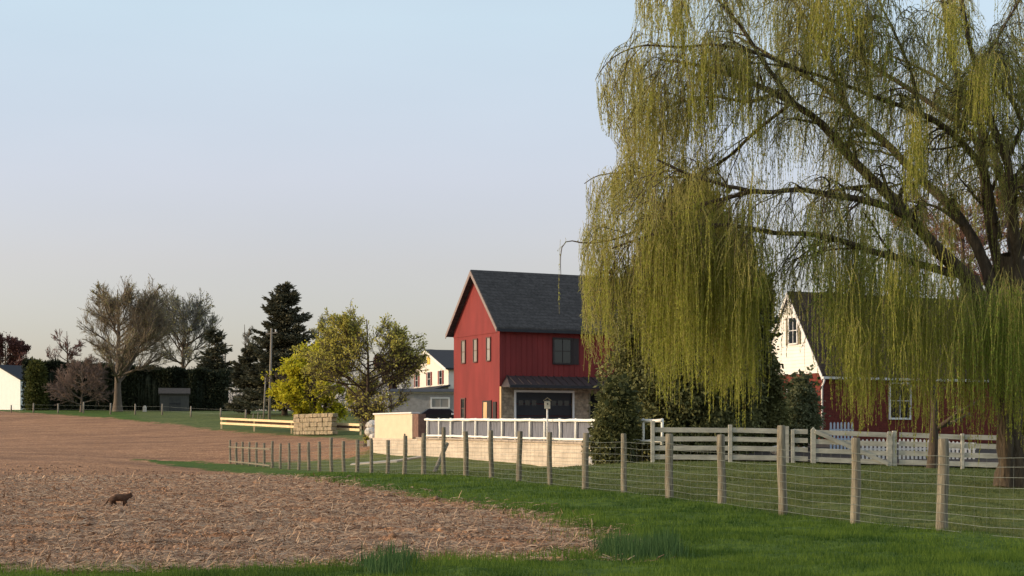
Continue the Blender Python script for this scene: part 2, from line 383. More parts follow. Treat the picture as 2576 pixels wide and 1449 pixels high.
def side(X, Y):
    n = np.array([fence_uy(k) for k in (0, 30)]); fx = n[:, 0]/F*n[:, 1]
    return ((X-fx[0])*(n[1,1]-n[0,1])-(Y-n[0,1])*(fx[1]-fx[0]))/math.hypot(n[1,1]-n[0,1], fx[1]-fx[0])
def grass():
    X, Y = scatter(520000, 13.5, 62, p=2.3)
    cl = fbm(X*1.7, Y*1.7, 81); cl2 = fbm(X*.6, Y*.6, 91)
    k = (soil_mask(X, Y, 1.1, 9) < rng.uniform(0, .85, len(X))**1.3) & (cl > rng.uniform(.1, .5, len(X)))
    X, Y, cl, cl2 = X[k], Y[k], cl[k], cl2[k]
    h = (.035+.10*np.clip(cl-.3, 0, 1)+.05*np.clip(cl2-.35, 0, 1))*rng.uniform(.5, 1.5, len(X))
    sd = side(X, Y)
    h *= np.where(sd > 0, .75, 1.)
    edge = soil_mask(X, Y, .9, 5); h *= 1+.5*(edge > .05)*(Y < 30)
    w = .008*np.clip(Y/16, 1, 3)*rng.uniform(.7, 1.3, len(X))
    Z = G(X, Y)+tur(X, Y)-.01
    for nm, s, mt, lb in (('verge_grass', sd <= 0, 'blade', 'bright green uncut grass on the verge in front of the wire fence'), ('pasture_grass', sd > 0, 'blade_dull', 'short dull green grass behind the wire fence')):
        o = blades(nm, X[s], Y[s], Z[s], h[s], w[s], M[mt], bias=((fbm(X*.9, Y*.9, 101)-.47)*1.6+(fbm(X*4, Y*3, 103)-.47)*1.2)[s]); tag(o, lb, 'grass', kind='stuff')
stalks(); clods(); grass()
def tuft(px0, px1, py, n, hh, label, spread=.45):
    x0, y0 = ray(px0, py); x1, y1 = ray(px1, py); q = rng.random(n)
    # several clumps
    cx = rng.uniform(0, 1, 14); qi = rng.integers(0, 14, n)
    X = x0+(x1-x0)*cx[qi]+rng.normal(0, .09, n); Y = y0+(y1-y0)*cx[qi]+rng.normal(0, spread, n)+(rng.uniform(-.4, .4, 14))[qi]
    hc = rng.uniform(.55, 1.1, 14)[qi]
    root = (float((x0+x1)/2), float((y0+y1)/2), g1((x0+x1)/2, (y0+y1)/2))
    Z = G(X, Y)+tur(X, Y)-.01
    o = blades('leaf_clump', X-root[0], Y-root[1], Z-root[2], hh*hc*rng.uniform(.3, 1.05, n), np.full(n, .014), M['blade_blue'], .3)
    o.location = root
    tag(o, label, 'plant clump')
tuft(1535, 1690, 1396, 3200, .34, 'big bluish green clump of strap leaves at the right tip of the ploughed field')
tuft(930, 1000, 1432, 900, .26, 'small dark green clump of leaves at the near edge of the soil')

# ------------------------------------------------------------------ tubes and trees
def tube_batch(P, Rd, sides=3):
    N, K, _ = P.shape
    T = np.empty_like(P); T[:, 1:-1] = P[:, 2:]-P[:, :-2]; T[:, 0] = P[:, 1]-P[:, 0]; T[:, -1] = P[:, -1]-P[:, -2]; T = unit(T)
    ref = np.where(np.abs(T[:, :1, 2:3]) > .8, np.array([1., .1, 0]), np.array([0., .1, 1])); ref = np.broadcast_to(ref, T.shape)
    U = unit(np.cross(T, ref)); W = np.cross(T, U)
    a = np.arange(sides)*2*np.pi/sides
    V = P[:, :, None]+(U[:, :, None]*np.cos(a)[:, None]+W[:, :, None]*np.sin(a)[:, None])*Rd[:, :, None, None]
    k, j = np.meshgrid(np.arange(K-1), np.arange(sides), indexing='ij'); j2 = (j+1) % sides
    q = np.stack([k*sides+j, k*sides+j2, (k+1)*sides+j2, (k+1)*sides+j], -1).reshape(-1, 4)
    Fc = (np.arange(N)*K*sides)[:, None, None]+q
    return V.reshape(-1, 3), Fc.reshape(-1, 4)
def merge(parts):
    V = []; Fs = []; n = 0
    for v, f in parts: V.append(v); Fs.append(f+n); n += len(v)
    return np.concatenate(V), np.concatenate(Fs)
def envelope(E):
    """fraction >1 outside the crown ellipsoid E=(centre, radii)"""
    c, r = np.array(E[0], float), np.array(E[1], float)
    return lambda p: np.sum(((p-c)/r)**2, -1)
def grow(P, Rd, m, t0, t1, ang, ratio, up=.1, K=5, env=None, wob=.12, rr=.55, lmin=0):
    N, KP, _ = P.shape
    t = rng.uniform(t0, t1, (N, m)) if m < 3 else (t0+(t1-t0)*(np.arange(m)+rng.random((N, m)))/m)
    f = t*(KP-1); i = np.minimum(f.astype(int), KP-2); fr = (f-i)[..., None]; n = np.arange(N)[:, None]
    b = P[n, i]*(1-fr)+P[n, i+1]*fr; tan = unit(P[n, i+1]-P[n, i]); rad = (Rd[n, i]*(1-fr[..., 0])+Rd[n, i+1]*fr[..., 0])
    L = np.linalg.norm(np.diff(P, axis=1), axis=2).sum(1)[:, None]*ratio*(1.15-.55*t)*rng.uniform(.7, 1.25, t.shape)
    L = np.maximum(L, lmin)
    pr = unit(np.cross(tan, rng.normal(size=tan.shape))); A = (ang*rng.uniform(.7, 1.3, t.shape))[..., None]
    d = unit(tan*np.cos(A)+pr*np.sin(A)+np.array([0,0,up]))
    b = b.reshape(-1, 3); d = d.reshape(-1, 3); L = L.reshape(-1); rad = rad.reshape(-1)
    out = [b]; p = b
    for k in range(K-1):
        p = p+d*(L/(K-1))[:, None]; out.append(p); d = unit(d+rng.normal(0, wob, d.shape)+np.array([0,0,up*.35]))
    Q = np.stack(out, 1)
    if env is not None:
        s = np.ones(len(Q)); e = Q[:, -1]-Q[:, 0]; lim = rng.uniform(.62, 1.22, len(Q))**2
        for it in range(9):
            s = np.where(env(Q[:, 0]+e*s[:, None]) > lim, s*.86, s)
        Q = Q[:, :1]+(Q-Q[:, :1])*s[:, None, None]
    RR = np.maximum(rad*rr, .004)[:, None]*np.linspace(1, .35, K)[None]
    return Q, RR
def poly_tube(pts, r0, r1, K=10):
    p = np.array(pts, float)
    d = np.r_[0, np.cumsum(np.linalg.norm(np.diff(p, axis=0), axis=1))]; t = np.linspace(0, d[-1], K)
    # smooth (Catmull-like by cubic resample of the polyline)
    q = np.stack([np.interp(t, d, p[:, i]) for i in range(3)], -1)
    for _ in range(2): q[1:-1] = (q[:-2]+2*q[1:-1]+q[2:])/4
    return q[None], np.linspace(r0, r1, K)[None]
def cards(P, D, L, W, v=None):
    """leaf = two-triangle kite at P along D"""
    n = len(P); s = unit(np.cross(D, rng.normal(size=(n,3)))); L = np.broadcast_to(L, n)[:, None]; W = np.broadcast_to(W, n)[:, None]
    V = np.stack([P, P+D*L*.45+s*W*.5, P+D*L, P+D*L*.45-s*W*.5], 1).reshape(-1, 3)
    Fc = np.arange(n*4).reshape(-1, 4)
    v = rng.random(n) if v is None else v
    return V, Fc, np.repeat(v, 4)
def sample_on(P, n, t0=.2, t1=1):
    i = rng.integers(0, len(P), n); t = rng.uniform(t0, t1, n)*(P.shape[1]-1); k = np.minimum(t.astype(int), P.shape[1]-2); f = (t-k)[:, None]
    return P[i, k]*(1-f)+P[i, k+1]*f, unit(P[i, k+1]-P[i, k]), i
def broadleaf(name, px, py, Y, top, env_px, trunk_r, barkm, label, cat='tree', group=None, levels=(8,8,7,6), rt=.02, leaves=0, lsize=.12, leafm=None, lean=0, lfilter=None, fork=.3, upw=.25, kids=None, ang0=1.1, up0=.12):
    """px,py: foot in the photograph, Y its distance; env_px: crown ellipse (cx, cy, rx, ry) at that distance"""
    b = at(px, py, Y); b[2] = g1(b[0], b[1])
    c = at(env_px[0], env_px[1], Y); rx, rz = env_px[2]/F*Y, env_px[3]/F*Y
    env = envelope((c-b, (rx, rx*.9, rz)))
    H = at(0, top, Y)[2]-b[2]
    root = empty(name, b, label=label, cat=cat, group=group)
    P0, R0 = poly_tube([(0,0,-.1),(lean*.1,0,H*fork*.5),(lean*.25,0,H*fork),(lean*.6+.1,.1,H*.6),(lean,0,H*.93)], trunk_r, trunk_r*.12, 12)
    R0[0, 0] *= 1.45; R0[0, 1] *= 1.1
    V, Fc = tube_batch(P0, R0, 10); np_mesh('trunk', V, Fc, barkm, root, smooth=True)
    P1, R1 = grow(P0, R0, levels[0], fork, .86, ang0, .62, up0, 7, env, .10, .55)
    P2, R2 = grow(P1, R1, levels[1], .2, .95, .65, .55, upw*.8, 5, env, .12, .5)
    P3, R3 = grow(P2, R2, levels[2], .15, 1., .6, .55, upw*.7, 4, env, .15, .55)
    P4, R4 = grow(P3, np.maximum(R3, rt*.8), levels[3], .1, 1., .55, .6, upw*.6, 3, env, .15, .7, lmin=.25)
    R3 = np.maximum(R3, rt); R4 = np.maximum(R4, rt*.6)
    V, Fc = merge([tube_batch(P1, R1, 6), tube_batch(P2, np.maximum(R2, rt*1.2), 5)]); np_mesh('limbs', V, Fc, barkm, root, smooth=True)
    parts = [tube_batch(P3, R3, 3), tube_batch(P4, R4, 3)]; V, Fc = merge(parts)
    np_mesh('twigs', V, Fc, kids or barkm, root)
    if leaves:
        p, d, i = sample_on(P4, leaves); p = p+rng.normal(0, lsize*.5, p.shape); d = unit(d+rng.normal(0, .6, d.shape))
        if lfilter is not None:
            k = lfilter(p/np.array([rx, rx, rz])-(c-b)/np.array([rx, rx, rz])); p, d = p[k], d[k]
        V, Fc, v = cards(p, d, lsize*rng.uniform(.6, 1.4, len(p)), lsize*.6)
        np_mesh('leaves', V, Fc, leafm, root, attrs={'v': v})
    return root

M['twig_tan'] = mat('twig_tan', (.26,.21,.14), .95, .2, 3)
M['twig_red'] = mat('twig_red', (.20,.105,.09), .95, .2, 3)
M['twig_brown'] = mat('twig_brown', (.20,.14,.11), .95, .2, 3)
M['twig_grey'] = mat('twig_grey', (.20,.19,.155), .95, .2, 3)
M['twig_dark'] = mat('twig_dark', (.12,.095,.07), .95, .2, 3)
M['bud'] = leaf('spring_bud', (.22,.19,.06), (.42,.40,.16), .3)
M['yellow_leaf'] = leaf('yellow_spring_leaf', (.34,.35,.02), (.74,.65,.05), .4)
M['pale_leaf'] = leaf('pale_spring_leaf', (.27,.27,.045), (.70,.62,.14), .4)
M['needle'] = leaf('dark_needles', (.045,.048,.028), (.15,.14,.085), .1)
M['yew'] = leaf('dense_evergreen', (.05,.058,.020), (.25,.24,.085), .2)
M['hedge_leaf'] = leaf('hedge_leaf', (.016,.022,.011), (.050,.058,.028), .1)
M['thuja'] = leaf('golden_thuja', (.05,.06,.012), (.12,.12,.03), .2)
M['holly'] = leaf('holly_leaf', (.07,.085,.035), (.27,.28,.14), .2)

def spruce(px, py, Y, top, halfw, label, n=260, nb=40000, sp=.30, mt='needle', droop=.25, name='spruce_tree', prof=1.0, bare=.06, group=None, maxr=None):
    b = at(px, py, Y); b[2] = g1(b[0], b[1]); H = at(0, top, Y)[2]-b[2]; Rw = halfw/F*Y
    root = empty(name, b, label=label, cat='tree', group=group)
    P0, R0 = poly_tube([(0,0,-.1),(0,0,H*.5),(.05,0,H)], .02*H+.05, .015, 8); V, Fc = tube_batch(P0, R0, 8); np_mesh('trunk', V, Fc, M['bark'], root, smooth=True)
    t = np.sort(rng.random(n)**.85)*(1-bare)+bare; t = np.minimum(t, .99); a = rng.uniform(0, 6.28, n)+0*t
    L = Rw*((1-t)**prof)*rng.uniform(.42, 1.15, n)+.08*H/12
    if maxr: L = np.minimum(L, maxr*rng.uniform(.8, 1.1, n))
    K = 5; s = np.linspace(0, 1, K)
    z = t[:, None]*H+(np.linspace(0, 1, K)[None]*L[:, None])*(.18-droop*1.6*s[None]*(1-s[None])*1.5-droop*.3)+.5*L[:, None]*np.maximum(t[:, None]-.6, 0)*s[None]*1.6
    P = np.stack([np.cos(a)[:, None]*L[:, None]*s, np.sin(a)[:, None]*L[:, None]*s, z], -1)
    P += rng.normal(0, .03*L.mean(), P.shape)*s[None, :, None]
    V, Fc = tube_batch(P, np.linspace(.03, .008, K)[None]*np.ones((n, 1)), 3); np_mesh('branches', V, Fc, M['bark'], root)
    w = L/L.sum(); i = rng.choice(n, nb, p=w); q = rng.random(nb)**.7*(K-1); k = np.minimum(q.astype(int), K-2); f = (q-k)[:, None]
    p = P[i, k]*(1-f)+P[i, k+1]*f; d = unit(P[i, k+1]-P[i, k])
    fan = (1-.55*(q/(K-1)))*L[i]*.28
    sd = unit(np.cross(d, [0,0,1.])); p = p+sd*(rng.normal(0, 1, nb)*fan*.6)[:, None]+rng.normal(0, .04, p.shape); p[:, 2] -= np.abs(rng.normal(0, .09, nb))*H/12
    dd = unit(d+sd*rng.normal(0, .8, (nb,1))+np.array([0,0,-droop])+rng.normal(0, .25, d.shape))
    V, Fc, v = cards(p, dd, sp*rng.uniform(.6, 1.3, nb), sp*.34); np_mesh('needles', V, Fc, M[mt], root, attrs={'v': v})
    return root
def clumpy(p_env, nclump, per, size, crad, surf=.6):
    """leaf clumps spread through an envelope function sampler; returns cards arrays"""
    c = p_env(nclump); i = np.repeat(np.arange(nclump), per); n = len(i)
    off = rng.normal(0, 1, (n, 3)); off = off*crad*rng.uniform(.3, 1, (n,1))
    p = c[i]+off; d = unit(off+rng.normal(0, .5, off.shape)*crad+np.array([0,0,-.05]))
    v = np.clip(rng.random(nclump)[i]*.6+rng.random(n)*.5, 0, 1)
    return cards(p, d, size*rng.uniform(.6, 1.4, n), size*.55, v)

# ================================================================== left background
def hedge():
    a = at(66, 1031, 182); b = at(575, 1031, 182)
    x0, x1, y = a[0], b[0], 182.
    root = empty('hedge', ((x0+x1)/2, y, g1((x0+x1)/2, y)), label='long tall dark clipped hedge behind the grey shed', cat='hedge')
    cx = (x0+x1)/2; g0 = g1(cx, y)
    zt = lambda x: CZ+(HY-np.interp((x/y)*F+CX, [60,200,330,575], [914,922,930,942]))/F*y
    # solid core with rough faces
    nx, nz = 160, 26; xs = np.linspace(x0+.3, x1-.2, nx); pts = []
    prof = [(-.9, -.3), (-1.1, .35), (-1.0, .8), (-.7, 1), (.7, 1), (1.0, .6), (.9, -.3)]
    V = np.array([[(x-cx), dy+rng.normal(0,.12), (G(np.array([x]), np.array([y]))[0]-g0)+dz*(zt(x)-g1(x, y))*1.0-.25*(dz==1)+rng.normal(0,.08)] for x in xs for dy, dz in prof])
    k = len(prof); Fc = [(i*k+j, i*k+j+1, (i+1)*k+j+1, (i+1)*k+j) for i in range(nx-1) for j in range(k-1)]
    parts = [(V, np.array(Fc))]; vv = [rng.random(len(V))*.4]
    n = 60000; X = rng.uniform(x0, x1, n); t = rng.random(n); Zg = G(X, np.full(n, y)); bulge = .25*np.sin(X*1.9+np.sin(X*.7)*2)
    face = rng.random(n); ht = zt(X)-Zg
    Yo = np.where(face < .7, -1.0-bulge+rng.normal(0,.12,n), rng.uniform(-1.1, 1.1, n)); Zo = np.where(face < .7, t*ht, ht+rng.normal(0,.12,n)+.12*np.sin(X*2.3))
    v_, f_, a_ = cards(np.stack([X-cx, Yo, Zg-g0+Zo], -1), unit(rng.normal(0, 1, (n,3))+np.array([0,-.3,.8])), .34*rng.uniform(.6,1.4,n), .17, np.clip(rng.random(n)*.8+.3*np.sin(X*1.9),0,1))
    parts.append((v_, f_)); vv.append(a_); V, Fc = merge(parts)
    np_mesh('foliage', V, Fc, M['hedge_leaf'], root, attrs={'v': np.concatenate(vv)})
hedge()
def thuja_end():
    b = at(92, 1036, 178); b[2] = g1(b[0], b[1]); H = at(0, 912, 178)[2]-b[2]; r = 22/F*178
    root = empty('thuja', b, label='narrow olive green conifer at the left end of the long hedge', cat='tree')
    MB().tube([(0,0,-.1),(0,0,H*.7)], [.12,.04]).build('trunk', M['bark'], root)
    def S(n):
        t = rng.random(n); a = rng.uniform(0, 6.28, n); rr = r*np.sqrt(np.clip(1-(t*.95)**3, .05, 1))*rng.uniform(.6, 1, n)
        return np.stack([np.cos(a)*rr, np.sin(a)*rr, t*H*.97+.1], -1)
    V, Fc, v = clumpy(S, 260, 40, .3, .22); np_mesh('crown', V, Fc, M['thuja'], root, attrs={'v': v})
thuja_end()

broadleaf('budding_tree', 296, 1035, 172, 705, (322, 832, 134, 132), .42, M['grey_bark'], 'large round budding tree with pale trunk standing before the hedge', levels=(34,13,9,6), rt=.017, leaves=7000, lsize=.13, leafm=M['bud'], fork=.22, kids=M['twig_tan'])
broadleaf('bare_tree', 205, 1035, 168, 905, (205, 955, 105, 72), .16, M['grey_bark'], 'low spreading bare tree with drooping twigs in front of the hedge', levels=(18,9,8,5), rt=.017, fork=.15, upw=.02, kids=M['twig_brown'], ang0=1.3)
broadleaf('bare_tree', 460, 1030, 205, 725, (455, 828, 104, 118), .34, M['bark'], 'tall bare tree behind the hedge to the right of the round budding tree', levels=(26,11,8,6), rt=.02, leaves=2500, lsize=.2, leafm=M['bud'], fork=.35, kids=M['twig_grey'])
broadleaf('bare_tree', 500, 1030, 210, 770, (516, 842, 46, 78), .2, M['bark'], 'slender open bare tree leaning right above the hedge', levels=(6,5,4,3), rt=.03, fork=.3, lean=2.0, kids=M['twig_grey'])
broadleaf('bare_tree', 168, 1028, 230, 818, (165, 872, 58, 55), .25, M['bark'], 'pinkish bare tree rising behind the left part of the hedge', levels=(8,7,7,5), rt=.028, fork=.4, kids=M['twig_red'])
broadleaf('red_maple', 12, 1030, 215, 835, (0, 905, 72, 75), .3, M['bark'], 'reddish budding maple behind the white house at the left edge', levels=(10,9,8,7), rt=.035, leaves=14000, lsize=.28, leafm=leaf('maple_bud', (.08,.035,.03), (.17,.075,.06), .2), fork=.3, kids=M['twig_red'])
broadleaf('bare_tree', 615, 1040, 185, 800, (628, 872, 45, 62), .2, M['bark'], 'bare grey tree against the left side of the tall spruce', levels=(8,7,6,5), rt=.025, fork=.3, kids=M['twig_grey'])
broadleaf('bare_tree', 800, 1040, 178, 785, (800, 838, 50, 55), .22, M['bark'], 'bare grey tree against the right side of the tall spruce', levels=(9,8,7,6), rt=.028, leaves=2500, lsize=.2, leafm=M['bud'], fork=.4, kids=M['twig_grey'])
broadleaf('reddish_tree', 985, 1040, 185, 868, (990, 915, 62, 46), .22, M['bark'], 'dark reddish tree behind the cream house', levels=(9,8,7,6), rt=.035, leaves=9000, lsize=.28, leafm=leaf('maple_bud_dark', (.07,.035,.03), (.15,.08,.065), .2), fork=.3, kids=M['twig_red'])
spruce(540, 1035, 200, 828, 62, 'dark pine tree above the hedge left of the tall spruce', n=120, nb=9000, sp=.5, name='pine_tree', prof=.5, bare=.3)
spruce(716, 1043, 152, 716, 128, 'tall dark spruce with layered upswept branches', n=270, nb=46000, sp=.42, prof=.62, bare=.06)
spruce(625, 1040, 156, 872, 62, 'lower dark spruce beside the foot of the tall spruce', n=150, nb=17000, sp=.38, prof=.6, bare=.05, mt='needle')
# distant treeline
def treeline():
    n = 70000; X = rng.uniform(-175, 190, n); Yb = 420+rng.uniform(-12, 12, n); top = 7+4*fbm(X*.05, X*0+3, 5)*2+2.0*fbm(X*.4, X*0, 8)
    g = G(X, Yb); z = rng.random(n)**.7*top
    V, Fc, v = cards(np.stack([X, Yb, g+z], -1), unit(rng.normal(0,1,(n,3))+np.array([0,0,1])), rng.uniform(.3, 1.0, n), .22)
    o = np_mesh('distant_wood', V, Fc, leaf('far_wood', (.10,.10,.10), (.17,.16,.16), .1), attrs={'v': v}); tag(o, 'hazy grey band of far off woodland above the hedge', 'woodland', kind='stuff')  # distance haze is put into the grey leaf colour
treeline()

def gable_house(root, L, W, zw, zr, wallm, roofm, ov=.3, rk=.3, th=.14, wall_name='wall', gable_mat=None, x_off=0):
    """walls and roof in local coordinates: x 0..L along the ridge, y 0..W"""
    sl = (zr-zw)/(W/2)
    b = MB(); b.add([(0,0,0),(L,0,0),(L,W,0),(0,W,0),(0,0,zw),(L,0,zw),(L,W,zw),(0,W,zw)], [(0,1,5,4),(2,3,7,6)])
    if gable_mat is None: b.add([(0,0,0),(0,W,0),(0,W,zw),(0,W/2,zr),(0,0,zw)], [(0,1,2,3,4)]); b.add([(L,0,0),(L,W,0),(L,W,zw),(L,W/2,zr),(L,0,zw)], [(0,1,2,3,4)])
    else: b.add([(0,0,0),(0,W,0),(0,W,zw),(0,0,zw)], [(0,1,2,3)]); b.add([(L,0,0),(L,W,0),(L,W,zw),(L,0,zw)], [(0,1,2,3)])
    b.build(wall_name, wallm, root)
    if gable_mat is not None:
        g = MB(); n = int((zr-zw)/.16)
        for xx, sg in ((0, -1), (L, 1)):
            g = MB()
            for k in range(n):
                z0 = zw+k*(zr-zw)/n; z1 = zw+(k+1)*(zr-zw)/n; h0 = (zr-z0)/sl; h1 = max((zr-z1)/sl, .002)
                g.add([(xx+sg*.035, W/2-h0, z0), (xx+sg*.035, W/2+h0, z0), (xx+sg*.012, W/2+h1, z1), (xx+sg*.012, W/2-h1, z1), (xx, W/2-h0, z0), (xx, W/2+h0, z0)], [(0,1,2,3),(0,4,5,1)])
            g.build('gable', gable_mat, root)
    r = MB()
    for s in (1, -1):
        f = lambda y: y if s == 1 else W-y
        e = (-ov, zw-ov*sl); t = th*math.hypot(1, sl)
        pr = [(f(e[0]), e[1]+.02), (f(W/2), zr+.02), (f(W/2), zr+.02+t), (f(e[0]), e[1]+.02+t)]
        r.prism(pr, (-rk, 0, 0), (0,1,0), (0,0,1), (1,0,0), L+2*rk)
    r.build('roof', roofm, root)
    return sl
def fascia(root, L, W, zw, zr, ov, rk, m, th=.14, d=.16, x=None, name='rake_board'):
    sl = (zr-zw)/(W/2); t = th*math.hypot(1, sl); x = -rk-.035 if x is None else x
    for s in (1, -1):
        f = lambda y: y if s == 1 else W-y
        zz = zw-ov*sl
        MB().prism([(f(-ov), zz+.02+t-d*.2-.02), (f(W/2), zr+t-d*.2), (f(W/2), zr-d*.9), (f(-ov), zz-d*.9+.02)], (x, 0, 0), (0,1,0), (0,0,1), (1,0,0), .03).build(name, m, root)
def window(root, plane, a0, a1, z0, z1, frame, pane, t=.06, nx=1, nz=2, off=.0, w=.05, name='window', sill=None):
    """window on plane 'x' (facing -x, spans y) or 'y' (facing -y, spans x)"""
    def bx(b, p0, p1, q0, q1, d0, d1):
        if plane == 'x': b.box(off-d1, off-d0, p0, p1, q0, q1)
        else: b.box(p0, p1, off-d1, off-d0, q0, q1)
    b = MB(); bx(b, a0-w, a0, z0-w, z1+w, 0, t); bx(b, a1, a1+w, z0-w, z1+w, 0, t); bx(b, a0, a1, z1, z1+w, 0, t); bx(b, a0, a1, z0-w, z0, 0, t+.02)
    for i in range(1, nx): c = a0+(a1-a0)*i/nx; bx(b, c-.012, c+.012, z0, z1, .004, t*.7)
    for i in range(1, nz): c = z0+(z1-z0)*i/nz; bx(b, a0, a1, c-.016, c+.016, .004, t*.62)
    f = b.build(name, frame, root)
    p = MB(); bx(p, a0, a1, z0, z1, .002, .02); p.build('pane', pane, f)
    return f

# cream house in the middle distance
def cream_house():
    o = at(1128, 1046, 140); o[2] = g1(o[0], o[1])-.3
    ang = math.atan2(.33, .944)
    root = empty('cream_house', o, ang, label='cream house with dark roof and red shutters behind the flowering tree', cat='house')
    base = o[2]; zt = lambda py, Y: at(0, py, Y)[2]-base
    # gable faces the sun, on plane x=0
    W = 12.; zw = zt(927, 140); zr = zt(880, 143)
    gable_house(root, 11, W, zw, zr, M['stucco_h'], M['grey_roof_d'], .4, .35)
    fascia(root, 11, W, zw, zr, .4, .35, M['white'])
    for y, z0, z1 in ((1.8, zw-1.3, zw-.1), (5.4, zw-1.3, zw-.1), (9.4, zw-1.3, zw-.1)):
        window(root, 'x', y, y+.8, z0, z1, M['white'], M['glass'])
        MB().box(-.05, -.005, y-.45, y-.08, z0, z1).build('shutter', M['shutter'], root); MB().box(-.05, -.005, y+.88, y+1.25, z0, z1).build('shutter', M['shutter'], root)
    window(root, 'x', 5.6, 6.4, zr-1.1, zr-.55, M['yellow'], M['yellow'], nz=1)
    # lean-to porch roof in front of the ground floor
    MB().prism([(-2.2, zw-2.1), (0, zw-1.55), (0, zw-1.4), (-2.2, zw-1.95)], (0,-.6,0), (1,0,0), (0,0,1), (0,1,0), W+1.2).build('porch_roof', M['grey_roof_d'], root)
    for y in (-.3, 3, 6, 9, 12): MB().box(-2.1, -1.95, y, y+.15, 0, zw-2.1).build('porch_post', M['white'], root)
M['stucco_h'] = mat('cream_siding', (.78,.70,.60), .8, .06, 2); M['grey_roof_d'] = mat('dark_roof', (.035,.036,.040), .9, .2, 6)
cream_house()
def low_annex():
    o = at(1152, 1046, 128); o[2] = g1(o[0], o[1])-.3
    root = empty('low_house', o, 0, label='low grey house with a wide white window left of the red barn', cat='house')
    zt = lambda py: at(0, py, 128)[2]-o[2]
    x0 = -5.2
    MB().box(x0, 1.5, 0, 6, 0, zt(990)).build('wall', M['grey_wall'], root)
    MB().box(x0-.25, 1.6, -.12, 6.2, zt(990)+.003, zt(986)).build('fascia_board', M['white'], root)
    MB().prism([(-.4, zt(986)+.003), (6.4, zt(986)+.003), (3, zt(975))], (x0-.3,0,0), (0,1,0), (0,0,1), (1,0,0), 7.1).build('roof', M['grey_roof_d'], root)
    window(root, 'y', -2.05, -.75, zt(1024), zt(1003), M['white'], M['bright_glass'], nx=2, nz=1, w=.12)
M['grey_wall'] = mat('grey_siding', (.33,.31,.29), .85, .2, 3)
low_annex()
def white_house():
    o = at(51, 1010, 195); o[2] = g1(o[0], o[1])-.2
    root = empty('white_house', o, math.atan2(.8,.6), label='white gabled house at the left edge of the photo', cat='house')
    zt = lambda py: at(0, py, 195)[2]-o[2]
    gable_house(root, 8, 9.0, zt(955), zt(918), M['house_white'], M['grey_roof_d'], .2, .2)
    window(root, 'x', 4.6, 6.6, zt(978), zt(962), M['shutter'], M['glass'], nx=2, nz=1, w=.1)
M['house_white'] = mat('white_siding', (.80,.78,.72), .7, .04, 2); M['grey_pale'] = mat('pale_grey_wall', (.45,.47,.50), .8, .06, 2)  # one even white for all walls of the house
white_house()
def shed():
    o = at(402, 1034, 176); o[2] = g1(o[0], o[1])-.05
    root = empty('garden_shed', o, R(12), label='small grey wooden shed in front of the dark hedge', cat='shed')
    s = 176/F; W = 2.2; L = 72*s; zw = (1034-990)*s; zr = (1034-977)*s
    MB().box(0, L, 0, W, 0, zw).build('wall', M['shed'], root)
    # front overhanging roof (ridge parallel to the front)
    MB().prism([(-.25, zw-.02), (W*.5, zr), (W+.25, zw-.02), (W+.25, zw+.1), (W*.5, zr+.14), (-.25, zw+.1)], (-.15,0,0), (0,1,0), (0,0,1), (1,0,0), L+.3).build('roof', M['grey_roof'], root)
    for g in (0, L): MB().prism([(0, zw), (W, zw), (W*.5, zr-.02)], (g-.01,0,0), (0,1,0), (0,0,1), (1,0,0), .02).build('gable', M['shed'], root)
    for a in (0, 1):
        d = MB(); x0 = L*.32+a*L*.2; d.box(x0+.01, x0+L*.2-.01, -.04, -.003, .05, zw*.82).build('door', mat('shed_door', (.07,.07,.065), .9, .2, 5), root)
        MB().box(x0+.01, x0+L*.2-.01, -.06, -.043, zw*.42, zw*.47).build('door_brace', M['dark_paint'], root)
shed()
def slab_stone(px, py, Y, w, h, name, label, m, cat='stone'):
    o = at(px, py, Y); o[2] = g1(o[0], o[1]); s = Y/F
    b = MB(); b.prism([(-w*s/2, -.1), (w*s/2, -.1), (w*s*.48, h*s*.7), (w*s*.3, h*s), (-w*s*.2, h*s*.98), (-w*s*.45, h*s*.75)], (0,0,0), (1,0,0), (0,0,1), (0,1,0), .3)
    r = b.build(name, m, None, bevel=.04); r.location = o; tag(r, label, cat)
slab_stone(363, 1036, 172, 9, 15, 'white_stone', 'small upright white stone on the lawn left of the grey shed', M['boulder'])
# far field-edge fence: short pale posts with wire
def far_fence():
    P = [(28,1016,1034,166),(84,1014,1038,165),(146,1016,1040,164),(210,1012,1041,163),(278,1014,1042,160),(340,1016,1043,158),(408,1022,1050,156),(480,1026,1053,150),(555,1030,1056,147),(618,1036,1060,145)]
    root = empty('far_wire_fence', at(*P[0][0:1], 1034, 166), label='low wire fence of pale posts along the far edge of the ploughed field', cat='fence')
    o = np.array(root.location); tops = []
    for px, t, bt, Y in P:
        p = at(px, bt, Y); p[2] = g1(p[0], p[1]); h = (bt-t)*Y/F
        MB().tube([p-o-np.array([0,0,.1]), p-o+np.array([.02,0,h])], [.085,.07], 7).build('post', M['pole'], root, smooth=True); tops.append(p-o)
    w = MB()
    for a, b in zip(tops[:-1], tops[1:]):
        for h in (.4, .8): w.tube([a+np.array([0,0,h]), b+np.array([0,0,h])], .004, 3)
    w.build('wire', M['wire'], root)
far_fence()
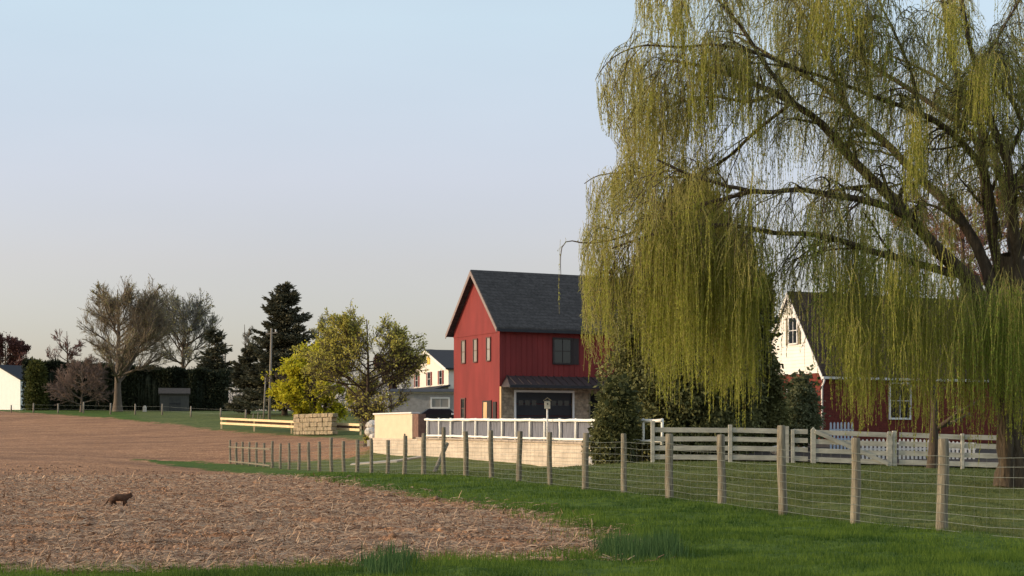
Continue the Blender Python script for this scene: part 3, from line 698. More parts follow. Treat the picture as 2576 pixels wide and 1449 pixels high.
def util_pole(x0, y0, x1, y1, Y, r, label, arm=0):
    b = at(x1, y1, Y); b[2] = g1(b[0], b[1]); t = at(x0, y0, Y)
    root = empty('utility_pole', b, label=label, cat='utility pole')
    MB().tube([(0,0,-.2), tuple(t-b)], [r, r*.7], 9).build('pole', M['pole'], root, smooth=True)
    if arm:
        z = t-b; MB().bar((z[0]-arm, 0, z[2]-.5), (z[0]+arm, 0, z[2]-.35), .1, .12).build('crossarm', M['pole'], root)
        MB().tube([(z[0]+arm*.7, 0, z[2]-.3), (z[0]+arm*.7, 0, z[2]-.1)], .06, 6).build('insulator', M['white'], root)
util_pole(683, 826, 677, 1046, 140, .12, 'tall pale bare pole in front of the tall spruce', .5)
util_pole(567, 862, 564, 1035, 215, .14, 'utility pole above the hedge, nearer the spruce', 1.0)
util_pole(533, 880, 531, 1035, 230, .14, 'shorter utility pole above the hedge, farther from the spruce')
util_pole(668, 950, 662, 1046, 138, .08, 'short dark leaning pole left of the tall pale pole')
def stub_posts():
    for k, (px, t, lb) in enumerate(((634,1020,'leftmost of the thin stakes at the foot of the tall spruce'),(646,1016,'middle one of the thin stakes at the foot of the tall spruce'),(652,1024,'rightmost of the thin stakes at the foot of the tall spruce'))):
        b = at(px, 1047, 136); b[2] = g1(b[0], b[1])
        o = MB().tube([(0,0,-.1), (.12,0,(1047-t)*136/F)], .04, 6).build('stake', M['pole']); o.location = b; tag(o, lb, 'stake', 'stakes by the spruce')
stub_posts()
def cables():
    root = None; b = MB()
    for dz, dy in ((0, 0), (-.25, .1), (-.9, .2)):
        p = []
        for k in range(13):
            t = k/12; q = at(830+(1500-830)*t, 852+46*t, 190); q[2] += dz-1.2*(1-(2*t-1)**2)*.4; q[1] += dy; p.append(q)
        b.tube(p, .02, 3)
    o = b.build('overhead_cable', M['dark_paint']); tag(o, 'thin overhead cables crossing the sky left of the red barn', 'cable')
cables()

# yellow / pale flowering tree by the field edge
broadleaf('yellow_shrub', 790, 1062, 119, 850, (800, 975, 122, 128), .12, M['bark'], 'big rounded yellow green shrub above the yellow rails', cat='shrub', levels=(30,8,7,6), rt=.018, leaves=60000, lsize=.19, leafm=M['yellow_leaf'], fork=.06, upw=.1, kids=M['twig_dark'], ang0=1.3,
    lfilter=lambda q: fbm(q[:, 0]*5+3, q[:, 2]*5, 44, 3)+.25*vn(q[:, 1]*6, q[:, 2]*6, 9) > rng.uniform(.44, .64, len(q)))
broadleaf('spring_tree', 922, 1110, 90, 778, (915, 922, 160, 150), .17, M['bark'], 'spreading spring tree with pale young leaves beside the cream wall', levels=(32,11,7,6), rt=.012, leaves=19000, lsize=.15, leafm=M['pale_leaf'], fork=.10, upw=.12, kids=M['twig_dark'], ang0=1.3,
    lfilter=lambda q: (rng.random(len(q)) < np.clip(.25+.55*q[:, 2]-.2*q[:, 0]+.4, .12, 1)))
# ================================================================== rails, rubble wall, boulders
def yellow_rails():
    A = at(555, 1053, 130); B = at(905, 1069, 108)
    root = empty('rail_fence', (A[0], A[1], g1(A[0], A[1])), label='low fence of two sunlit yellow rails along the lawn', cat='fence')
    o = np.array(root.location)
    A2 = at(555, 1064.5, 130); B2 = at(905, 1081.5, 108)
    for a, b in ((A, B), (A2, B2)): MB().bar(a-o, b-o, .06, .17).build('rail', M['rail'], root)
    for t in (0, .27, .55, .8, 1):
        p = A+(B-A)*t; z0 = g1(p[0], p[1]); p = p+np.array([.04,.07,0])
        MB().box(p[0]-o[0]-.06, p[0]-o[0]+.06, p[1]-o[1]+.03, p[1]-o[1]+.13, z0-o[2]-.1, p[2]-o[2]+.12).build('post', M['rail'], root)
    # dark sleepers stacked behind the rails
    p, q = A+(B-A)*.02+np.array([.25,.5,0]), A+(B-A)*.99+np.array([.25,.5,0])
    zb = lambda v: np.array([v[0], v[1], v[2]-.2])
    MB().bar(zb(p)-o, zb(q)-o, .12, .30).build('kickboard', mat('brown_board', (.09,.045,.025), .9, .3), root)
yellow_rails()
def rubble_wall():
    A = at(748, 1070, 116); B = at(838, 1074, 110); o = np.array([A[0], A[1]-.4, g1(A[0], A[1])])
    d = B-A; L = math.hypot(d[0], d[1]); e = np.array([d[0]/L, d[1]/L, 0]); n = np.array([e[1], -e[0], 0])
    if n[1] > 0: n = -n
    root = empty('rubble_wall', o, label='short tan rubble stone wall standing at the yellow rails', cat='wall')
    b = MB(); top = at(0, 1045, 114)[2]-o[2]
    z = 0
    while z < top-.05:
        h = random.uniform(.2, .36); x = 0
        while x < L:
            w = random.uniform(.35, .9); c = e*(x+w/2)+n*random.uniform(.0, .08)
            a = c-e*w*.48+np.array([0,0,z+h/2]); q = c+e*w*.48+np.array([0,0,z+h/2+random.uniform(-.02,.02)])
            b.bar(a, q, .4, h*.93); x += w
        z += h
    b.build('stones', M['rubble'], root, bevel=.03)
rubble_wall()
def boulder(px, py, Y, r, label, m='boulder'):
    import bmesh
    bm = bmesh.new(); bmesh.ops.create_icosphere(bm, subdivisions=3, radius=r)
    for v in bm.verts:
        c = v.co.copy(); k = 1+.25*(float(fbm(np.array([c.x*3/r+px]), np.array([c.y*3/r+c.z*2/r]), 5)[0])-.5)*2.2; v.co = Vector((c.x*1.25, c.y, c.z*.85))*k
    me = bpy.data.meshes.new('boulder'); bm.to_mesh(me); bm.free(); me.materials.append(M[m])
    o = bpy.data.objects.new('boulder', me); link(o); p = at(px, py, Y); p[2] = max(g1(p[0], p[1]), p[2]-r); o.location = p+np.array([0,0,r*.5]); tag(o, label, 'boulder', 'boulders by the tree')
boulder(938, 1062, 79, .28, 'topmost of the white boulders heaped right of the spring tree trunk')
boulder(934, 1080, 78.6, .26, 'white boulder in the middle of the heap right of the spring tree trunk')
boulder(942, 1094, 78.2, .22, 'lowest of the white boulders right of the spring tree trunk')

# ================================================================== yard, retaining wall and railing
W0 = np.array([2.82, 60.0]); WD = np.array([-.469, .884]); WD = WD/np.linalg.norm(WD); WN = np.array([-WD[1], WD[0]])   # WN points to the camera side
if WN[1] > 0: WN = -WN
def Wp(t, off=0, z=0): p = W0+WD*t+WN*off; return np.array([p[0], p[1], z])
zt_w = lambda t: CZ-.26+.0116*t
def yard():
    pts = [Wp(-.6, -.15), Wp(20.6, -.15), np.array([-7.5,84,0]), np.array([-7.5,112,0]), np.array([12,112,0]), np.array([12,72,0]), np.array([8,62.5,0])]
    n = len(pts); b = MB(); zt = CZ-.14
    b.add([(p[0], p[1], zt) for p in pts]+[(p[0], p[1], zt-2) for p in pts], [tuple(range(n))]+[(i, (i+1) % n, n+(i+1) % n, n+i) for i in range(n)])
    o = b.build('yard', M['gravel']); o['kind'] = 'structure'
yard()
def retaining():
    root = empty('retaining_wall', Wp(10, 0, g1(*Wp(10)[:2])), math.atan2(WD[1], WD[0]), label='long low cream block retaining wall below the white railing', cat='wall')
    o = np.array(root.location)
    b = MB(); T = np.linspace(-.3, 20.4, 24)
    # local x along WD from t=10; local y: +y = left of WD = toward the camera side
    sg = 1 if np.dot(WN, [-WD[1], WD[0]]) > 0 else -1
    for t0, t1 in ((T[0], T[-1]),):
        vs = []
        for t in T:
            zb = min(g1(*Wp(t, .0)[:2]), g1(*Wp(t, .6)[:2]))-.35-o[2]; z1 = zt_w(t)-o[2]
            vs += [(t-10, sg*.0, zb), (t-10, sg*0., z1), (t-10, -sg*.35, z1), (t-10, -sg*.35, zb)]
        n = len(T); fs = [(i*4+j, i*4+(j+1) % 4, (i+1)*4+(j+1) % 4, (i+1)*4+j) for i in range(n-1) for j in range(4)]+[(0,1,2,3), (n*4-4,n*4-3,n*4-2,n*4-1)]
        b.add(vs, fs)
    b.build('wall', M['wall_block'], root)
    c = MB()
    for i in range(24):
        t0 = -.3+i*.6455; t1 = t0+.63
        c.bar((t0-10, -sg*.16, zt_w(t0)-o[2]+.045), (t1-10, -sg*.16, zt_w(t1)-o[2]+.045+random.uniform(-.008,.008)), .46, .084)
    c.build('coping', M['cap'], root, bevel=.01)
    # tall solid stucco panel on the left end
    zt = at(0, 1042, 76)[2]-o[2]
    MB().box(15.75-10, 20.1-10, -sg*.32 if sg > 0 else 0.02, -.02 if sg > 0 else .32, zt_w(16)-o[2]+.003, zt).build('panel', M['stucco'], root, bevel=.02)
    MB().box(15.70-10, 20.15-10, min(-sg*.38, sg*.05), max(-sg*.38, sg*.05), zt+.003, zt+.07).build('panel_cap', M['white'], root)
    MB().box(15.05-10, 15.6-10, min(-sg*.38, 0), max(-sg*.38, 0), zt_w(15)-o[2]+.09, zt-.02).build('pier', M['pier'], root)
    MB().tube([(15.3-10+1.2, sg*.03, zt_w(15)-o[2]+.05), (15.3-10+1.2, sg*.03, zt_w(15)-o[2]+.25)], .03, 6).build('tap', M['dark_paint'], root)
    # rubble foot at the right end
retaining()
for k, (t, r, lb) in enumerate(((-.7,.30,'pale boulder at the right end of the cream retaining wall'),(-1.3,.24,'smaller pale rock beyond the right end of the cream retaining wall'))):
    p = Wp(t, .15); px = p[0]/p[1]*F+CX; boulder(px, HY+.9*F/p[1], p[1], r, lb)
def railing():
    ang = math.atan2(WD[1], WD[0])
    root = empty('white_railing', Wp(0, -.16, zt_w(0)), ang, label='white rustic log railing on top of the cream retaining wall', cat='railing')
    o = np.array(root.location); sg = 1 if np.dot(WN, [-WD[1], WD[0]]) > 0 else -1
    ts = [-4.7, -3.5]+[-2.3, -1.15]+[1.2*k for k in range(0, 13)]
    H = lambda t: .74+.0*t
    zz = lambda t: zt_w(t)-o[2]+.10
    for t in ts:
        j = random.uniform(-.02, .02)
        MB().tube([(t, 0, zz(t)-.05), (t+j, 0, zz(t)+.35), (t+random.uniform(-.02,.02), 0, zz(t)+.86)], [.052,.045,.05], 8).build('post', M['rail_white'], root, smooth=True)
        if t >= 0 : pass
    for z, r in ((.78, .058), (.07, .048)):
        pts = []; T = np.linspace(-4.75, 14.6, 50)
        for t in T: pts.append((t, sg*.03, zz(t)+z+random.uniform(-.014, .014)))
        MB().tube(pts, [r*random.uniform(.9, 1.12) for _ in T], 8).build('rail', M['rail_white'], root, smooth=True)
    pan = MB()  # opaque boards added in place of the shaded view between the posts
    x = -2.3
    while x < 14.4:
        w = .145; c = x+w/2
        pan.box(x, x+w-.006, -sg*.10-.012, -sg*.10+.012+random.uniform(0,.006), zz(c)+.0, zz(c)+.74); x += w
    pan.build('shade_boards', M['shade_grey'], root)
railing()
def birdhouse():
    p = Wp(3.6, -.6); Y = p[1]; px = 1377; b = at(px, 1100, 62.5); b[2] = CZ-.14
    root = empty('birdhouse', b, label='grey birdhouse on a white post rising above the white railing', cat='birdhouse')
    s = 62.5/F; zt = (1100-1008)*s+.0; z0 = zt+.14-(20*s)
    MB().tube([(0,0,-.05), (0,0,z0)], .035, 8).build('post', M['white'], root, smooth=True)
    MB().box(-.11, .11, -.1, .1, z0+.002, z0+.30).build('box', M['old_white'], root)
    MB().prism([(-.15, z0+.29), (0, z0+.40), (.15, z0+.29), (.15, z0+.32), (0, z0+.43), (-.15, z0+.32)], (0,-.15,0), (1,0,0), (0,0,1), (0,1,0), .3).build('roof', M['post'], root)
    MB().tube([(.0,-.115,z0+.18), (.0,-.101,z0+.18)], .03, 10).build('entrance', M['black'], root)
birdhouse()
def car():
    o = at(1122, 1047, 121); o[2] = g1(o[0], o[1])
    root = empty('parked_car', o, R(8), label='black car parked left of the red barn', cat='car')
    prof = [(-2.1,.35),(2.2,.35),(2.25,.75),(1.5,.95),(.8,1.0),(.3,1.42),(-1.3,1.45),(-1.95,1.0),(-2.15,.9)]
    MB().prism(prof, (0,0,0), (1,0,0), (0,0,1), (0,1,0), 1.75).build('body', M['car'], root, bevel=.05)
    MB().prism([(.68,1.02),(.25,1.38),(-1.2,1.40),(-1.75,1.04)], (0,-.008,0), (1,0,0), (0,0,1), (0,1,0), .02).build('side_window', M['glass'], root)
    for x in (-1.35, 1.4):
        w = MB().tube([(x,-.03,.33), (x,.2,.33)], .33, 20).build('wheel', M['rubber'], root); MB().tube([(x,-.04,.33), (x,-.032,.33)], .19, 14).build('rim', M['wire'], w)
    MB().box(-1.0+1.4, -.8+1.45, -.18, -.02, .98, 1.12).build('mirror', M['white'], root)
car()
def path():
    a = [ray(x, y) for x, y in ((884,1169),(940,1165),(1000,1160),(1062,1150))]; b = MB(); v = []
    for x, y in a: v += [(x, y-.5, g1(x, y-.5)+.05), (x, y+.5, g1(x, y+.5)+.05), (x, y-.5, g1(x, y-.5)-.2), (x, y+.5, g1(x, y+.5)-.2)]
    n = len(a); f = [(0,1,3,2)]
    for i in range(n-1): f += [(4*i,4*i+1,4*i+5,4*i+4),(4*i,4*i+4,4*i+6,4*i+2),(4*i+1,4*i+3,4*i+7,4*i+5)]
    b.add(v, f); o = b.build('path', M['concrete']); o['kind'] = 'structure'
path()
# ================================================================== red barn
BA = math.atan2(.453, .891)
def barn():
    z0 = CZ-.14
    root = empty('red_barn', (-.59, 80, z0), BA, label='tall red barn with steep dark shingle roof and a garage door', cat='barn')
    L, W, zw, zr = 10.0, 5.4, 5.67, 8.44
    gable_house(root, L, W, zw, zr, M['barn_red'], M['shingle'], .3, .32, .12)
    fascia(root, L, W, zw, zr, .3, .32, M['white_trim'], .12, .10)
    e = zw-.3*((zr-zw)/(W/2)); MB().box(-.3, L+.3, -.375, -.30, e-.03, e+.11).build('gutter', M['dark_paint'], root)
    # vertical battens on the long wall and corner boards
    b = MB()
    for k in range(1, int(L/.3)): b.box(k*.3-.014, k*.3+.014, -.018, 0.001, 3.22, zw-.02)
    b.build('battens', M['barn_red'], root)
    c = MB(); c.box(-.045, .1, -.045, -.002, 2.65, zw-.05); c.box(-.045, -.002, -.002, .1, 0, zw-.05); c.box(-.03, -.002, .1, W, zw-.35, zw-.28); c.build('corner_board', M['barn_red'], root)
    # masonry ground floor on the long side
    m = MB(); gx0, gx1, ox0, ox1, top = .77, 4.02, 5.0, 7.6, 2.40
    m.box(.02, gx0, -.14, -.003, 0, 2.62); m.box(gx1, ox0, -.14, -.003, 0, 2.62); m.box(ox1, L, -.14, -.003, 0, 2.62); m.box(gx0, gx1, -.14, -.003, top, 2.62); m.box(ox0, ox1, -.14, -.003, top-.05, 2.62)
    m.build('masonry_wall', M['masonry'], root)
    MB().box(-.03, .017, -.17, .10, 0, 2.64).build('sunlit_wall_end', M['lumber_sunlit'], root)  # end of the masonry, its warm sunlight put into the colour
    fr = MB(); fr.box(gx0-.07, gx0+.03, -.19, -.142, 0, top+.08); fr.box(gx1-.03, gx1+.07, -.19, -.142, 0, top+.08); fr.box(gx0+.03, gx1-.03, -.19, -.142, top-.03, top+.08)
    fr.build('garage_frame', M['white'], root)
    g = MB()
    for k in range(4): g.box(gx0+.03, gx1-.03, -.06, -.02, .02+k*(top/4), (k+1)*(top/4)-.015)
    gd = g.build('garage_door', M['dark_paint'], root)
    for k in range(8):
        if k in (3, 4): continue
        x = gx0+.22+k*.37; MB().box(x, x+.26, -.066, -.062, 1.72, 1.98).build('door_light', M['glass'], gd)
    MB().box(ox0, ox1, -.02, -.004, 0, top-.05).build('dark_doorway', M['black'], root)
    MB().box(ox0-.06, ox0+.02, -.17, -.142, 0, top-.02).build('doorway_trim', M['post'], root)
    # metal pent roof with standing seams
    p = MB(); p.prism([(0, 3.18), (-.95, 2.72), (-.95, 2.60), (0, 2.64)], (.35,0,0), (0,1,0), (0,0,1), (1,0,0), 8.6)
    p.add([(.35,-.002,3.17),(.35,-.95,2.72),(.35,-.95,2.60),(.05,-.95,2.60),(.05,-.95,2.68),(.05,-.002,2.68),(.05,-.002,2.60),(.35,-.002,2.62)], [(0,1,4,5),(1,2,3,4),(4,3,6,5)])
    pr = p.build('pent_roof', M['metal_roof'], root)
    s = MB()
    for k in range(20): x = .42+k*.43; s.bar((x,-.01,3.20), (x,-.96,2.735), .03, .045)
    s.bar((.35,-.02,3.19), (.05,-.95,2.69), .035, .04); s.build('seam', M['metal_roof'], pr)
    MB().box(.02, 8.95, -1.06, -.955, 2.57, 2.70).build('pent_gutter', M['dark_paint'], root)
    # windows
    window(root, 'y', 3.02, 3.98, 3.88, 5.05, M['dark_trim'], M['glass'], nx=2, nz=2, w=.09)
    MB().box(4.09, 4.42, -.05, -.003, 3.80, 5.12).build('shutter', M['dark_trim'], root)
    window(root, 'y', 6.6, 7.5, 3.88, 5.05, M['dark_trim'], M['glass'], nx=2, nz=2, w=.09)
    for y in (1.24, 2.75, 4.17): window(root, 'x', y-.2, y+.2, 3.98, 5.10, M['brown_trim'], M['bright_glass'], nz=2, w=.05)
    window(root, 'x', 4.0, 4.4, 1.15, 2.1, M['brown_trim'], M['glass'], nz=2, w=.07)
    d = MB().box(-.05, -.003, .9, 1.9, 0, 1.98).build('door', M['dark_trim'], root); MB().box(-.065, -.053, 1.35, 1.75, .1, 1.9).build('door_panel', M['lumber_sunlit'], d)
    MB().box(-.06, -.003, .35, .7, 0, 1.9).build('side_light', M['dark_trim'], root)
M['white_trim'] = mat('rake_trim', (.26,.20,.18), .7, .1); M['dark_trim'] = mat('dark_brown_trim', (.035,.026,.024), .6, .2); M['brown_trim'] = mat('brown_trim', (.13,.06,.05), .7, .2)
barn()

def bed():
    xs = np.linspace(5.6, 26, 60); ys = np.linspace(55.9, 75.5, 50); X, Y = np.meshgrid(xs, ys, indexing='ij'); Y = Y+.25*np.sin(X*2.1)*(Y < 57)
    Z = G(X, Y)+tur(X, Y)+.03+.04*fbm(X*3, Y*3, 7); idx = np.arange(X.size).reshape(X.shape)
    f = np.stack([idx[:-1,:-1], idx[1:,:-1], idx[1:,1:], idx[:-1,1:]], -1).reshape(-1, 4)
    o = np_mesh('planting_bed', np.stack([X, Y, Z], -1).reshape(-1, 3), f, mat('dark_mulch', (.055,.038,.026), .95, .5, 6, .03, 30), smooth=True); o['kind'] = 'structure'
bed()
# ================================================================== red brick house on the right
def brick_house():
    X0, Y0 = 780/F*75, 75.; z0 = CZ-.30
    root = empty('brick_house', (X0, Y0, z0), BA, label='red brick house with white steep gable behind the willow', cat='house')
    L, W, zw, zr = 14.5, 5.0, 3.28, 7.05
    gable_house(root, L, W, zw, zr, M['soil_brick'], M['brown_shingle'], .18, .12, .10, gable_mat=M['clap'])
    fascia(root, L, W, zw, zr, .18, .12, M['white'], .10, .12)
    e = zw-.18*((zr-zw)/(W/2)); MB().box(-.15, L, -.30, -.185, e-.02, e+.09).build('gutter', M['white'], root)
    d = MB(); d.tube([(-.05,-.24,e), (-.05,-.2,e-.18), (-.05,-.07,e-.35), (-.05,-.07,.0)], .045, 8); d.build('downspout', M['white'], root, smooth=True)
    window(root, 'x', 1.82, 2.42, 4.75, 5.95, M['white'], M['glass'], nx=2, nz=2, w=.07, off=-.036)
    for y in (1.56, 2.50): MB().box(-.075, -.04, y, y+.18, 4.70, 6.0).build('shutter', M['post'], root)
    fan = MB()
    n = 16; R1 = .30; cy, cz = 2.5, 6.15
    fan.prism([(cy+R1*math.cos(math.pi*i/n), cz+R1*math.sin(math.pi*i/n)) for i in range(n+1)], (-.07,0,0), (0,1,0), (0,0,1), (1,0,0), .03); fan.build('fanlight', M['old_white'], root)
    window(root, 'x', 1.7, 2.6, 1.5, 2.75, M['white'], M['bright_glass'], nx=2, nz=2, w=.07)
    window(root, 'y', 4.0, 5.15, .95+.28, 2.55+.28, M['white'], M['dark_glass'], nx=2, nz=2, w=.09)
    MB().box(.4, 6, W+.003, W+3.2, 0, 2.5).build('rear_wing', M['barn_red'], root); MB().box(.1, 6.2, W+.003, W+3.5, 2.503, 2.72).build('wing_eave', M['white'], root)
    MB().prism([(W+.003, 2.723), (W+3.5, 2.723), (W+.003, 4.1)], (.1,0,0), (0,1,0), (0,0,1), (1,0,0), 6.1).build('wing_roof', M['brown_shingle'], root)
brick_house()

# ================================================================== dense evergreens between barn and house
def evergreen(px, py, Y, prof, label, nclump, per=42, size=.13, crad=.17, name='evergreen_tree', mt='yew', core=True, depth=.9):
    """prof: list of (py, x_left, x_right) silhouette at distance Y"""
    b = at(px, py, Y); b[2] = g1(b[0], b[1]); root = empty(name, b, label=label, cat='tree' if name.endswith('tree') else 'shrub')
    pr = np.array(sorted(prof)); zs = np.array([at(0, p, Y)[2]-b[2] for p in pr[:, 0]])[::-1]
    xl = np.array([at(p, 0, Y)[0]-b[0] for p in pr[:, 1]])[::-1]; xr = np.array([at(p, 0, Y)[0]-b[0] for p in pr[:, 2]])[::-1]
    H = zs[-1]
    MB().tube([(0,0,-.1), (0,0,H*.5), (0,0,H*.85)], [.16,.1,.03]).build('trunk', M['bark'], root, smooth=True)
    def S(n, fr=(.5, 1.0), k=None):
        z = rng.uniform(max(zs[0], .05), H*.985, n*3); w = (np.interp(z, zs, xr)-np.interp(z, zs, xl))
        keep = rng.random(n*3) < w/w.max(); z = z[keep][:n]
        if len(z) < n: z = np.r_[z, rng.choice(z, n-len(z))]
        l = np.interp(z, zs, xl); r = np.interp(z, zs, xr); c = (l+r)/2; hw = (r-l)/2
        a = rng.uniform(0, 6.28, n); q = rng.uniform(fr[0], fr[1], n)*(.82+.36*vn(a*2.2+z*1.3, z*1.5, 4))
        return np.stack([c+np.cos(a)*hw*q, np.sin(a)*hw*q*depth, z], -1)
    V, Fc, v = clumpy(S, nclump, per, size, crad)
    parts = [(V, Fc)]; vs = [v]
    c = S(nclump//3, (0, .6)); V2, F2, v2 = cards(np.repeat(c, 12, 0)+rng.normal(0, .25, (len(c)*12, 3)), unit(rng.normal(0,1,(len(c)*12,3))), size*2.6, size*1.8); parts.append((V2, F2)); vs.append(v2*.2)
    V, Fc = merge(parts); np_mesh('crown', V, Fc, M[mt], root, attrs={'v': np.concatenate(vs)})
    return root
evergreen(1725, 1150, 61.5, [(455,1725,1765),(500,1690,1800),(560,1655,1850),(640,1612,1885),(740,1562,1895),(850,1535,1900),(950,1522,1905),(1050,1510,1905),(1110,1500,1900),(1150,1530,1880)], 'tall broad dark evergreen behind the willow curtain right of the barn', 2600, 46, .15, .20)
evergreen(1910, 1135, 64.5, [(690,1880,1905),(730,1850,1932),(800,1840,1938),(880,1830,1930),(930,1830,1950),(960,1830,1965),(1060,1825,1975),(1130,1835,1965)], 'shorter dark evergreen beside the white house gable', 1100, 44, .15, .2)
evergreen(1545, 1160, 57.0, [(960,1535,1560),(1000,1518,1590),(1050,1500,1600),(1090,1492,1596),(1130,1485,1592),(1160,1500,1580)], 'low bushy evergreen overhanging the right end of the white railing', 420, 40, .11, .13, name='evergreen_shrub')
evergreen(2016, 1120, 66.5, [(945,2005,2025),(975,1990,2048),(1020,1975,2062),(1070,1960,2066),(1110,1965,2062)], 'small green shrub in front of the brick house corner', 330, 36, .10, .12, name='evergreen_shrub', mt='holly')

# ================================================================== wire fence with round wooden posts
def wire_fence():
    u, Y = fence_uy(0); X = u/F*Y
    root = empty('wire_fence', (X, Y, g1(X, Y)), label='long wire mesh fence on round weathered wooden posts along the grass verge', cat='fence')
    o = np.array(root.location); base = []
    tops = {2: 1067, 12: 1086, 24: 1102, 18: 1102}
    tall = {2: .18, 24: .12, 18: .12, 30: .05, 11: .10}
    for n in range(-2, FN):
        u, Y = fence_uy(n); X = u/F*Y; g = g1(X, Y); base.append((n, X, Y, g))
        h = 1.30+random.uniform(-.05, .05)+tall.get(n, 0); 
        if n >= 14: h -= .10
        if n in tops: pass
        r = random.uniform(.060, .078) if n > 4 else random.uniform(.072, .085)
        lx, ly = random.uniform(-.03, .03), random.uniform(-.03, .03); ph = random.uniform(0, 6)
        K = 7; pts = [(X-o[0]+lx*k/(K-1)+.008*math.sin(ph+k), Y-o[1]+ly*k/(K-1), g-o[2]-.15+(h+.15)*k/(K-1)) for k in range(K)]
        rad = [r*(1.06-.12*k/(K-1)+.04*math.sin(ph*2+k*1.7)) for k in range(K)]
        pts.append((pts[-1][0], pts[-1][1], pts[-1][2]+.015)); rad.append(r*.75)
        MB().tube(pts, rad, 14).build('post', M['post'], root, smooth=True)
    w = MB(); T = []
    hs = [.06,.18,.30,.43,.56,.70,.84,.98,1.10]
    N_ = len(base)
    for hgt in hs:
        pts = []
        for (n, X, Y, g) in base:
            pts.append((X-o[0]+WNn[0]*.085, Y-o[1]+WNn[1]*.085, g-o[2]+hgt))
        P = []
        for a, b in zip(pts[:-1], pts[1:]):
            P.append(a); P.append(((a[0]+b[0])/2, (a[1]+b[1])/2, (a[2]+b[2])/2-.02+random.uniform(-.008,.008)))
        P.append(pts[-1]); T.append(P)
    V, Fc = tube_batch(np.array(T), np.full((len(T), len(T[0])), .0030), 4)
    st = []
    for (n, X, Y, g), (n2, X2, Y2, g2) in zip(base[:-1], base[1:]):
        m_ = 8
        for k in range(m_):
            t = k/m_; a = (X+(X2-X)*t-o[0]+WNn[0]*.088, Y+(Y2-Y)*t-o[1]+WNn[1]*.088); z = g+(g2-g)*t-o[2]-.02*4*t*(1-t)
            st.append([(a[0], a[1], z+.06), (a[0]+random.uniform(-.01,.01), a[1], z+.6), (a[0], a[1], z+1.1)])
    v2, f2 = tube_batch(np.array(st), np.full((len(st), 3), .0013), 3)
    V, Fc = merge([(V, Fc), (v2, f2)])
    np_mesh('wire_mesh', V, Fc, M['wire'], root)
    # top rail between the last posts, and a leaning brace
    for n0, n1, h in ((24, 30, .92), (24, 30, .12)):
        a, b = base[n0+2], base[n1+2]; MB().bar((a[1]-o[0]-.09, a[2]-o[1]-.05, a[3]-o[2]+h), (b[1]-o[0]-.09, b[2]-o[1]-.05, b[3]-o[2]+h), .05, .07).build('rail', M['post'], root)
    a = base[13+2]; MB().tube([(a[1]-o[0]+.85, a[2]-o[1]+2.5, a[3]-o[2]), (a[1]-o[0]+1.25, a[2]-o[1]+3.4, a[3]-o[2]+1.0)], .075, 8).build('brace', M['post'], root)
n0, n1 = fence_uy(0), fence_uy(30)
_d = np.array([n1[0]/F*n1[1]-n0[0]/F*n0[1], n1[1]-n0[1]]); _d /= np.linalg.norm(_d); WNn = np.array([_d[1], -_d[0]])
if WNn[0] < 0: WNn = -WNn
WNn = -WNn                                          # the mesh is nailed to the field side
wire_fence()

# ================================================================== white board fence and gate
FY = 55.0
def fence_pt(px): X = (px-CX)/F*FY; return X, g1(X, FY)
def board_fence():
    X0, g0 = fence_pt(1642)
    root = empty('board_fence', (X0, FY, g0), label='weathered white four board fence in front of the evergreens and brick house', cat='fence')
    posts = [(1642, 1.40, .13), (1837, 1.27, .13), (1978, 1.25, .17), (1994, 1.15, .12), (2250, 1.22, .15), (2421, 1.2, .11), (2600, 1.2, .12), (2790, 1.2, .12), (2980, 1.2, .12)]
    for px, h, w in posts:
        X, g = fence_pt(px); x = X-X0
        b = MB(); b.box(x-w/2, x+w/2, -.06, .06, g-g0-.1, g-g0+h); b.build('post', M['old_white'], root, bevel=.012)
    spans = [(1642,1837),(1837,1978),(1990,2040),(2255,2421),(2421,2600),(2600,2790),(2790,2980)]
    for a, b_ in spans:
        xa, ga = fence_pt(a); xb, gb = fence_pt(b_)
        if a == 1990: xb -= .04
        if a == 2255: xa += .02
        for z in (.17, .475, .785, 1.085):
            j = random.uniform(-.012, .012); y = -.068-.03 if False else .075
            MB().bar((xa-X0+.07, -.02, ga-g0+z+j), (xb-X0-.07, -.02, gb-g0+z-j), .028, .165).build('board', M['old_white'], root, bevel=.006)
board_fence()
def gate():
    X0, g0 = fence_pt(2045); X1, g1_ = fence_pt(2236)
    root = empty('farm_gate', (X0, FY-.07, g0), label='weathered white wooden gate with a diagonal brace in the board fence', cat='gate')
    L = X1-X0; dz = g1_-g0
    MB().prism([(-.085,.02),(.085,.02),(.085,1.16),(.0,1.25),(-.085,1.16)], (0,-.03,0), (1,0,0), (0,0,1), (0,1,0), .06).build('stile', M['old_white'], root, bevel=.008)
    MB().prism([(-.085,.02+dz),(.085,.02+dz),(.085,1.10+dz),(.05,1.19+dz),(-.05,1.19+dz),(-.085,1.10+dz)], (L,-.03,0), (1,0,0), (0,0,1), (0,1,0), .06).build('stile', M['old_white'], root, bevel=.008)
    for z in (.15, .45, .76, 1.07): MB().bar((.088,0,z), (L-.088,0,z+dz), .028, .165).build('board', M['old_white'], root, bevel=.006)
    MB().bar((.05,-.048,1.10), (L-.05,-.048,.10+dz), .03, .13).build('brace', M['old_white'], root, bevel=.006)
gate()
